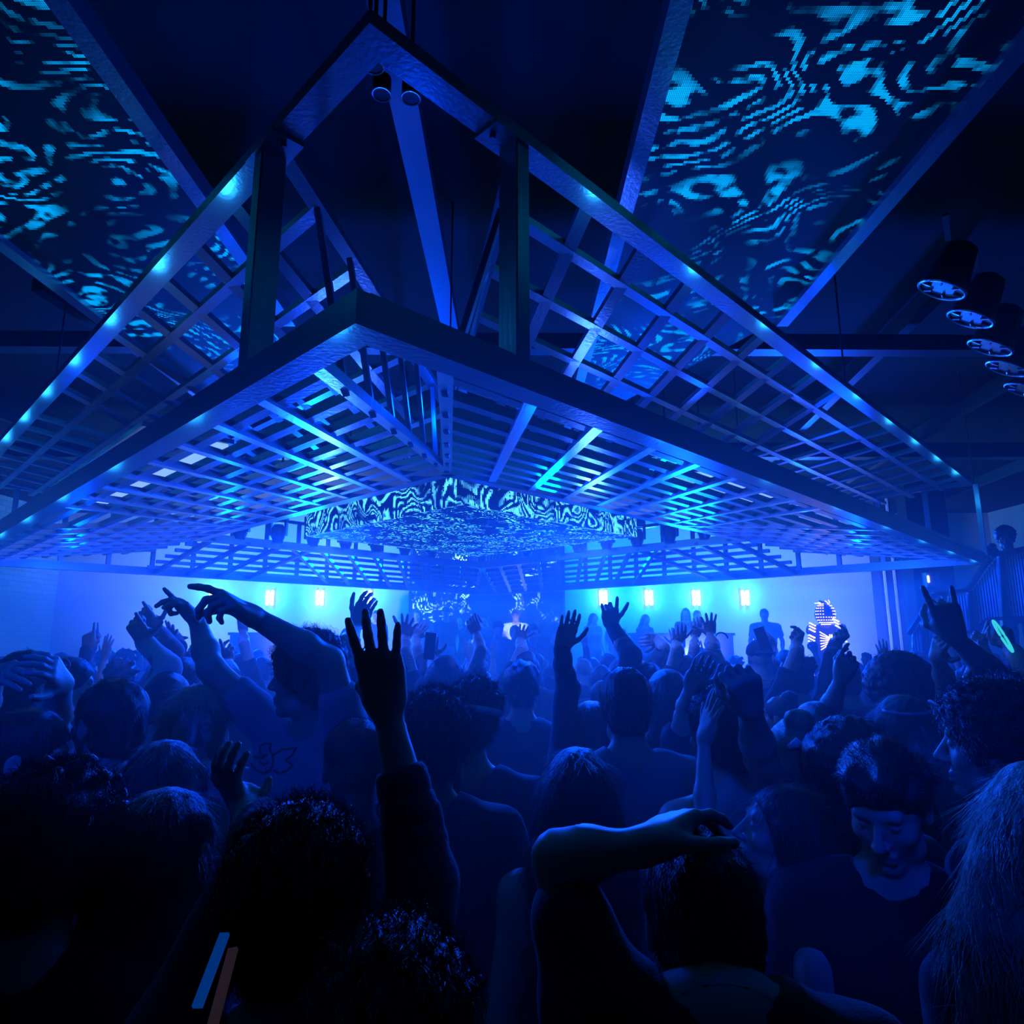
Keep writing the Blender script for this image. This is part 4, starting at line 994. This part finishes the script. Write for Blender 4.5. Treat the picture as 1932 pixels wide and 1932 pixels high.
armed(1590, 1240, 4.3, 'L', (1570, 1240), (1578, 1212), (1595, 1196), 'fist', 'fist raised against the lit-up performer\'s glove', hair='short', top='long', tcol='charcoal')
armed(1430, 1206, 5.3, 'R', (1448, 1240), (1458, 1222), (1446, 1202), 'cup', 'tall person in a flat cap holding up a phone right of the long counter', hair='fade', capk='back')
armed(425, 1240, 3.8, 'R', (432, 1268), (430, 1245), (422, 1215), 'peace', 'two fingers held up beside the tall man\'s arm', hair='bob', fem=True)
armed(840, 1232, 3.9, 'L', (820, 1262), (814, 1238), (812, 1216), 'cup', 'person holding a dark phone upright left of the booth', hair='long', fem=True)
armed(1893, 1262, 3.3, 'R', (1918, 1240), (1902, 1215), (1896, 1188), 'fist', 'hand gripping a glowing hoop at the right edge', hair='short')
armed(1835, 1252, 3.6, 'L', (1850, 1242), (1850, 1220), (1856, 1200), 'horns', 'small horned hand sign beside the glowing hoop', hair='curly', hairtop=.155)
# --- things held up
def phone(u, v, Y, ang, label, sc=1., rz=0.):
    p = W(u, v, Y); g = tag(empty('phone', p, rz), label, 'phone'); 
    mb = MB(); mb.box((-.037 * sc, -.004, -.075 * sc), (.037 * sc, .004, .075 * sc)); o = mb.build('case', PHONE, g); o.rotation_euler = (0, ang, 0)
    mb = MB(); mb.box((-.034 * sc, .004, -.072 * sc), (.034 * sc, .0052, .072 * sc)); o = mb.build('display', emat('phone_screen', (.2, .5, 1), .6), g); o.rotation_euler = (0, ang, 0)
phone(811, 1219, 3.82, .1, 'dark phone held upright in the crowd left of the booth', 1.0, .85); phone(1438, 1204, 5.1, -.3, 'small dark phone held up right of the long counter', 1.1)
def hoop(u, v, Y, r, tilt, label):
    p = W(u, v, Y); pts = [Vector((r * .62 * math.cos(t), r * .78 * math.cos(t), r * math.sin(t))) for t in [i * PI / 16 for i in range(32)]]
    mb = MB(); mb.tube(pts, .006, 8, closed=True); o = tag(mb.build('glow_hoop', GLOW, None, True), label, 'glow stick'); o.location = p
    o.rotation_euler = (0, tilt, 0)
hoop(1892, 1200, 3.2, .078, -.5, 'glowing cyan hoop in a hand at the right edge')
def arc_stick(u, v, Y, r, label):
    p = W(u, v, Y); pts = [p + Vector((r * math.cos(t), 0, r * math.sin(t))) for t in [.1 + i * .3 for i in range(15)]]
    mb = MB(); mb.tube(pts, .006, 6); tag(mb.build('glow_ring', pmat('dim_ring', (.1, .2, .3), .4), None, True), label, 'glow stick')
arc_stick(1361, 1206, 4.9, .048, 'dark thin hoop held above the long counter')
for (a, b, m, l) in (((424, 1762), (372, 1900), EDGEB, 'blue strip standing for a lit edge at the bottom, left of the pinkish one'), ((440, 1790), (402, 1932), EDGEP, 'dim pinkish strip standing for a lit edge, beside the blue strip')):
    p, q = W(*a, .80), W(*b, .74); mb = MB(); mb.bar(p, q, .010, .005, up=(0, 1, 0)); tag(mb.build('lit_edge_strip', m), l, 'lit edge')
# --- stage people
st = dict(h=.022, hh=.013, hf=.010, base=.8)
struct('trim_30', (-1.0, 10.0, 0), (1.5, 11.1, .4), M_DARK)
hero(973, 1148, 12.35, yaw=PI, head=(-.2, 0, 0), hair='short', skin=1, tcol='white', wid=1.15, arms={'R': dict(E=W(948, 1196, 12.2), Wr=W(958, 1207, 12.), d=(.2, -1, -.2), n=(0, 0, -1), pose='relax'), 'L': dict(E=W(998, 1196, 12.2), Wr=W(988, 1207, 12.), d=(-.2, -1, -.2), n=(0, 0, -1), pose='relax')}, label='person in a white t-shirt standing behind the booth table', **st)
for (u, vt, Y, hr, ck, fem, lb) in ((710, 1150, 13.9, 'short', None, False, 'hazy figure on the stage under the lamp left of the video wall'), (842, 1144, 13.3, 'fade', 'front', False, 'figure in a pale cap in front of the video wall'),
        (868, 1160, 13.9, 'long', None, True, 'long-haired hazy figure between the pale cap and the booth'), (915, 1158, 13.6, 'short', None, False, 'hazy figure close behind the booth, left of the white t-shirt'), (1036, 1148, 13.2, 'short', None, False, 'dark figure in front of the right edge of the video wall'),
        (1064, 1160, 14.1, 'messy', None, False, 'hazy figure on the stage just right of the video wall'), (1120, 1156, 13.6, 'long', None, True, 'long-haired silhouette left of the lamp right of the booth'), (1162, 1162, 13.9, 'short', None, False, 'silhouette behind the dark-sleeved horned sign'),
        (1218, 1158, 13.4, 'longwide', None, True, 'long-haired silhouette behind the long counter, left end'), (1293, 1146, 13.5, 'bob', None, True, 'taller of two silhouettes side by side behind the long counter'), (1315, 1150, 14.0, 'short', None, False, 'shorter of two silhouettes side by side behind the long counter'),
        (1441, 1147, 12.2, 'short', None, False, 'broad dark-clad silhouette right of the long counter'), (788, 1150, 14.1, 'bob', None, True, 'hazy figure at the left edge of the video wall')):
    k = dict(st); k['wid'] = 1.25 if u == 1441 else 1.
    hero(u, vt, Y, yaw=PI + random.uniform(-.5, .5), hair=hr, capk=ck, fem=fem, tcol=random.choice(['black', 'navy', 'grey']), skin=random.choice([0, 1]), label=lb, **k)
st['base'] = .4
for (u, vt, Y, hr, ck, lb) in ((940, 1170, 10.5, 'short', 'front', 'person in a peaked cap in the row right before the booth'), (972, 1178, 10.7, 'short', None, 'dark-haired person standing before the white t-shirt at the booth'), (1006, 1176, 10.5, 'fade', 'back', 'person in a backwards cap and headphones before the booth')):
    r, c, R, s = hero(u, vt, Y, yaw=PI + .3, hair=hr, capk=ck, tcol='grey', skin=0, label=lb, **st)
    if u == 1006:
        mb = MB(); mb.tube(ringpts(c, R, s, .1, .0, .0, 0), .001, 4) if False else None
        mb.tube([Vector(c + R @ (V3(.1 * math.cos(t), -.02, .12 * math.sin(t)) * s)) for t in [i * PI / 10 for i in range(11)]], .01, 6)
        for k in (-1, 1): mb.tube([Vector(c + R @ (V3(.085 * k, -.01, 0) * s)), Vector(c + R @ (V3(.115 * k, -.01, 0) * s))], .035, 10)
        worn(r, mb, 'headphones', M_BLACKM)
# balcony
hero(1892, 978, 7.45, yaw=PI * .75, head=(-.3, .1, 0), hair='curly', s=1., base=1.42, lean=(0, .12), skin=1, tcol='black', h=.018, hh=.010, hf=.006, arms={'R': dict(E=W(1872, 1032, 7.2), Wr=W(1862, 1046, 7.0), d=(-.7, -.5, -.2), n=(0, 0, -1), pose='relax')}, label='person leaning on the mezzanine railing above the stairs')
# performer in the light suit
struct('trim_31', (3.9, 9.1, 0), (5.1, 10.1, .55), M_DARK)
LEDW = emat('suit_led', (1., .85, .6), 2.6)
rp, c, R, s = hero(1554, 1142, 9.6, yaw=PI - .05, s=1.05, hair=None, top='long', tcol='black', skin=2, base=.55, hairtop=.13, h=.018, hh=.012, hf=.008,
    arms={'R': dict(E=W(1533, 1185, 9.5), Wr=W(1532, 1212, 9.3), d=(0, -.3, -1), n=(1, 0, 0), pose='relax'), 'L': dict(E=W(1588, 1185, 9.5), Wr=W(1590, 1200, 9.25), d=(0, -.9, -.2), n=(-1, 0, 0), pose='relax')}, label='performer in a black suit and helmet covered in white light dots')
V, Q = solid([ell(c + R @ (V3(0, 0, .01) * s), V3(.128, .14, .150) * s, R), cap(c + R @ (V3(-.05, 0, .14) * s), c + R @ (V3(.06, .02, .19) * s), .03 * s, .012 * s)], .012)
mw = Matrix.Translation(rp.location) @ Matrix.Rotation(rp.rotation_euler.z, 4, 'Z')
o = link('helmet', mesh_np('helmet', V, Q), M_BLACKM, rp); o.data.transform(mw.inverted())
mb = MB()
def dot(p, r=.0068): mb.box((p[0] - r, p[1] - r, p[2] - r), (p[0] + r, p[1] + r, p[2] + r))
for i in range(-5, 6):
    for j in range(9):
        a_, el_ = i * .26, -1.1 + j * .27
        if abs(i) < 2 and el_ > -.1: continue
        dot(c + R @ (V3(.134 * math.sin(a_) * math.cos(el_), .146 * math.cos(a_) * math.cos(el_), .01 + .156 * math.sin(el_)) * s))
for k in range(5): mb.tube([Vector(c + R @ (V3(-.06 + .01 * k, .06 - .03 * k, .16) * s)), Vector(c + R @ (V3(-.04 + .035 * k, .07 - .03 * k, .20 - .01 * k) * s))], .006, 5)
worn(rp, mb, 'helmet_lights', LEDW)
mb = MB(); B_ = Vector((rp.location.x, rp.location.y - .155 * s, 0)); zc = .55 + 1.27 * s
for k in range(-3, 4):
    for sd in (-1, 1):
        mb.tube([B_ + Vector((sd * .025, 0, zc + k * .016)), B_ + Vector((sd * .14, .03, zc + k * .042))], .008, 5)
for x in (-.018, 0, .018): mb.tube([B_ + Vector((x, -.005, zc - .09)), B_ + Vector((x, -.005, zc + .09))], .006, 5)
for k in range(5): mb.tube([B_ + Vector((-.06, .0, zc - .17 - k * .026)), B_ + Vector((.06, 0, zc - .17 - k * .026))], .007, 5)
worn(rp, mb, 'chest_lights', LEDW)
for nm_, es in (('left_arm_lights', ((1533, 1178), (1531, 1212))), ('right_arm_lights', ((1577, 1170), (1592, 1208)))):
    mb = MB()
    for i in range(7):
        t = i / 6; u_ = es[0][0] * (1 - t) + es[1][0] * t; v_ = es[0][1] * (1 - t) + es[1][1] * t
        if i == 3: continue
        for k in (-1.5, -.5, .5, 1.5): dot(W(u_ + k * 3.2, v_ + k * 1.6, 9.42 - .25 * t), .010)
    worn(rp, mb, 'sleeve_lights', LEDW)

# --- the rest of the crowd: a few figures, copied
U_ = lambda **k: dict(h=.02, hh=.0105, hf=.007, **k)
def up(sd, ex, ez, wx, wz, d, n, pose): return dict(e=V3(sd * ex, .04, ez), w=V3(sd * wx, .1, wz), d=V3(*d), n=V3(*n), pose=pose, hs=1.1)
PR = []
def proto(desc, **k):
    r, _, _ = figure(0, 0, 0, 1., **U_(**k)); PR.append((r, desc))
proto('short-haired person seen from behind', hair='short', tcol='navy', skin=0)
proto('long-haired woman seen from behind', hair='long', fem=True, tcol='grey', skin=0)
proto('curly-haired person seen from behind', hair='curly', tcol='charcoal', skin=1)
proto('person in a backwards cap', hair='fade', capk='back', tcol='black', skin=2)
proto('woman with pinned-up hair', hair='bun', hcol='brown', fem=True, tcol='beige', skin=0)
proto('person with tousled hair', hair='messy', hcol='brown', tcol='navy', skin=0, top='long')
proto('ponytailed woman', hair='pony', hcol='blond', fem=True, tcol='black', skin=0)
proto('bob-haired woman', hair='bob', hcol='brown', fem=True, tcol='navy', skin=1, top='long')
NPLAIN = len(PR)
proto('short-haired person, one open hand up', hair='short', tcol='grey', skin=0, arms={'R': up(1, .33, 1.56, .29, 1.82, (0, .1, 1), (0, 1, 0), 'open')})
proto('long-sleeved person pointing up', hair='messy', tcol='navy', skin=1, top='long', arms={'L': up(-1, .32, 1.58, .28, 1.84, (-.1, .1, 1), (0, 1, 0), 'point')})
proto('long-haired woman, both arms up', hair='long', hcol='brown', fem=True, tcol='black', skin=0, top='tank', arms={'R': up(1, .3, 1.6, .22, 1.85, (-.1, .1, 1), (0, 1, 0), 'relax'), 'L': up(-1, .32, 1.55, .3, 1.81, (0, .1, 1), (0, 1, 0), 'open')})
proto('curly-haired person, fist up', hair='curly', tcol='charcoal', skin=2, arms={'R': up(1, .34, 1.54, .33, 1.8, (0, 0, 1), (0, 1, 0), 'fist')})
used = set()
def put(i, x, y, yaw, sc, label, grp):
    r, d = PR[i]
    if i in used: r = copy_tree(r)
    used.add(i); r.location = (x, y, 0); r.rotation_euler = (0, 0, yaw); r.scale = (sc, sc, sc); tag(r, label, 'person', grp); PLACED.append((x, y)); return r
rr = random.Random(11)
def bin_name(x, y):
    u = 966 + 1245 * x / y
    side = 'by the brick wall' if u < 330 else ('left of the booth' if u < 780 else ('in front of the booth' if u < 1150 else ('before the long counter' if u < 1480 else 'near the stair railing')))
    dep = 'in the nearer rows' if y < 4.4 else ('mid-crowd' if y < 6.6 else 'in the far rows')
    return side, dep
Y = 3.05; row = 0
while Y < 10.2:
    dx = .50 + .028 * Y; xm = min(.80 * Y + .1, 7.9); x = -xm + rr.uniform(0, .3) + (row % 2) * dx / 2
    while x < min(xm, 6.8 if Y > 6.4 else 9):
        px, py = x + rr.uniform(-.1, .1), Y + rr.uniform(-.14, .14); x += dx
        if Y > 9 and 3.7 < px < 5.3: continue
        if Y > 9.4 and -1.3 < px < 1.8: continue
        if min([math.hypot(px - a, py - b) for a, b in PLACED] or [9]) < .47: continue
        i = rr.randrange(NPLAIN) if rr.random() > (.22 if Y > 4 else .08) else rr.randrange(NPLAIN, len(PR))
        u_ = 966 + 1245 * px / py
        sc = rr.uniform(.93, 1.03) if Y > 4 else rr.uniform(.9, .98)
        if u_ < 130: sc *= .94; i = i % NPLAIN
        sd_, dp_ = bin_name(px, py); d = PR[i][1]
        put(i, px, py, rr.gauss(0, .45), sc, *(['%s %s, %s' % (d, dp_, sd_)] * 2))
    Y += .60; row += 1
for i, (r, d) in enumerate(PR):
    if i not in used: put(i, 0.3 * i, 9.8, 0, 1., d + ' in the last row', None)
print('people', len(PLACED))
# ------------------------------------------------------------------ light, haze, view
def area(name, loc, tgt, size, e, col, sy=None, spread=math.pi):
    l = bpy.data.lights.new(name, 'AREA'); l.energy = e; l.color = col; l.size = size
    if sy: l.shape = 'RECTANGLE'; l.size_y = sy
    l.spread = spread
    o = bpy.data.objects.new(name, l); COL.objects.link(o); o.location = loc
    o.rotation_euler = (Vector(tgt) - Vector(loc)).to_track_quat('-Z', 'Y').to_euler(); return o
def spot(name, loc, tgt, e, col, ang=60, blend=.6, r=.1):
    l = bpy.data.lights.new(name, 'SPOT'); l.energy = e; l.color = col; l.spot_size = math.radians(ang); l.spot_blend = blend; l.shadow_soft_size = r
    o = bpy.data.objects.new(name, l); COL.objects.link(o); o.location = loc
    o.rotation_euler = (Vector(tgt) - Vector(loc)).to_track_quat('-Z', 'Y').to_euler(); return o
DEEP = (.0, .035, 1.); AZ = (.0, .16, 1.); PALE = (.22, .42, 1.)
# wash on the back wall (from the stage front, up and back)
for x in (-6.6, -3.9, 3.4, 6.2): spot('wall_wash', (x, 12.4, 1.2), (x * 1.02, 15, 3.1), 1000, (.26, .42, 1.), 125, 1.)
area('back_wash', (-.6, 12.4, 4.45), (-.6, 14.9, 2.6), 14, 1000, (.0, .16, 1), .5)
# backlight over the crowd: unseen spots added above the stage front
for x in (-5, -1.7, 1.7, 5): spot('crowd_backlight', (x, 11.2, 3.2), (x * .5, 3.0, 1.0), 2600, (0, .055, 1), 80, .8, .15)
# near pair of ring lamps; the rest added to brighten lattice and haze
for sx, fy, e, c_ in ((-1.25, -2.9, 44, 1), (1.35, -2.8, 48, 1), (-2.9, -1.3, 60, 0), (3.0, -1.2, 60, 0), (-2.2, 2.2, 60, 0), (2.2, 2.2, 60, 0), (0, 4.6, 26, 0), (-5.6, 0, 50, 0), (5.4, -.2, 50, 0)):
    q_ = P(sx, fy, ZLI - .5); lamp_pt(q_, e * 1.0, (.03, .12, 1) if c_ else (.0, .045, 1.), .07, 'ring_lamp_fill')
# key towards the nearest rows and the near frames
spot('ring_key', P(.9, -3.1, ZLI - .12), (-.1, .9, 1.5), 420, (.0, .06, 1), 80, .7, .06)
spot('ring_key', P(-1.6, -2.4, ZLI - .12), (-.9, 1.2, 1.5), 300, (.0, .045, 1), 80, .7, .06)
lamp_pt(P(0, -4.6, 1.72), 14, (.0, .05, 1), .08, 'notch_fill')  # unseen fills added to light the near posts and frame corner
lamp_pt(P(0, -6.3, 1.62), 1., (.0, .06, 1), .08, 'notch_fill')
for x in (-2.4, 2.0): spot('canopy_fill', (x, 7.6, 2.35), (x * .8, 3.0, 3.9), 520, (.0, .045, 1), 110, .9, .12)  # unseen uplights added to brighten the canopy underside
# unseen fill spots added over the camera, brightening faces and near rows
spot('crowd_fill', (-1.3, .15, 2.75), (-1.0, 2.4, 1.5), 110, (.0, .03, 1), 46, 1., .12)
spot('crowd_fill', (.35, .1, 2.75), (1.0, 2.1, 1.4), 62, (.0, .03, 1), 46, 1., .12)
spot('crowd_fill', (.4, 1.35, 3.9), (.3, 1.35, 1.5), 9, (.0, .03, 1), 75, 1., .15)
spot('booth_fill', (.15, 10.9, 2.62), (.06, 12.35, 2.0), 300, (.4, .55, 1), 24, .6, .05)  # unseen spot added to brighten the white t-shirt
w = bpy.data.worlds.new('world'); SC.world = w; w.use_nodes = True
w.node_tree.nodes['Background'].inputs[0].default_value = (.012, .013, .016, 1); w.node_tree.nodes['Background'].inputs[1].default_value = .1
if HAZE:
    m = bpy.data.materials.new('haze'); m.use_nodes = True; nt = m.node_tree; nt.nodes.clear()
    o_ = nt.nodes.new('ShaderNodeOutputMaterial'); vs = nt.nodes.new('ShaderNodeVolumeScatter'); vs.inputs['Color'].default_value = (.9, .95, 1, 1)
    vs.inputs['Density'].default_value = HAZE; vs.inputs['Anisotropy'].default_value = .3; nt.links.new(vs.outputs[0], o_.inputs['Volume'])
    mb = MB(); mb.box((XL + .01, 1.0, .01), (XR - .01, YB - .01, 2.64)); tag(mb.build('haze', m), kind='stuff')
SC.view_settings.view_transform = 'Standard'; SC.view_settings.look = 'None'; SC.view_settings.gamma = 1; SC.view_settings.use_curve_mapping = False
SC.view_settings.exposure = 0.
c = SC.cycles
c.max_bounces = 3; c.diffuse_bounces = 2; c.glossy_bounces = 2; c.transmission_bounces = 1; c.volume_bounces = 0; c.transparent_max_bounces = 4
c.sample_clamp_indirect = 2; c.sample_clamp_direct = 0; c.use_denoising = True; c.caustics_reflective = False; c.caustics_refractive = False
c.use_adaptive_sampling = True; c.adaptive_threshold = .03; c.blur_glossy = 1.
SC.render.use_persistent_data = False
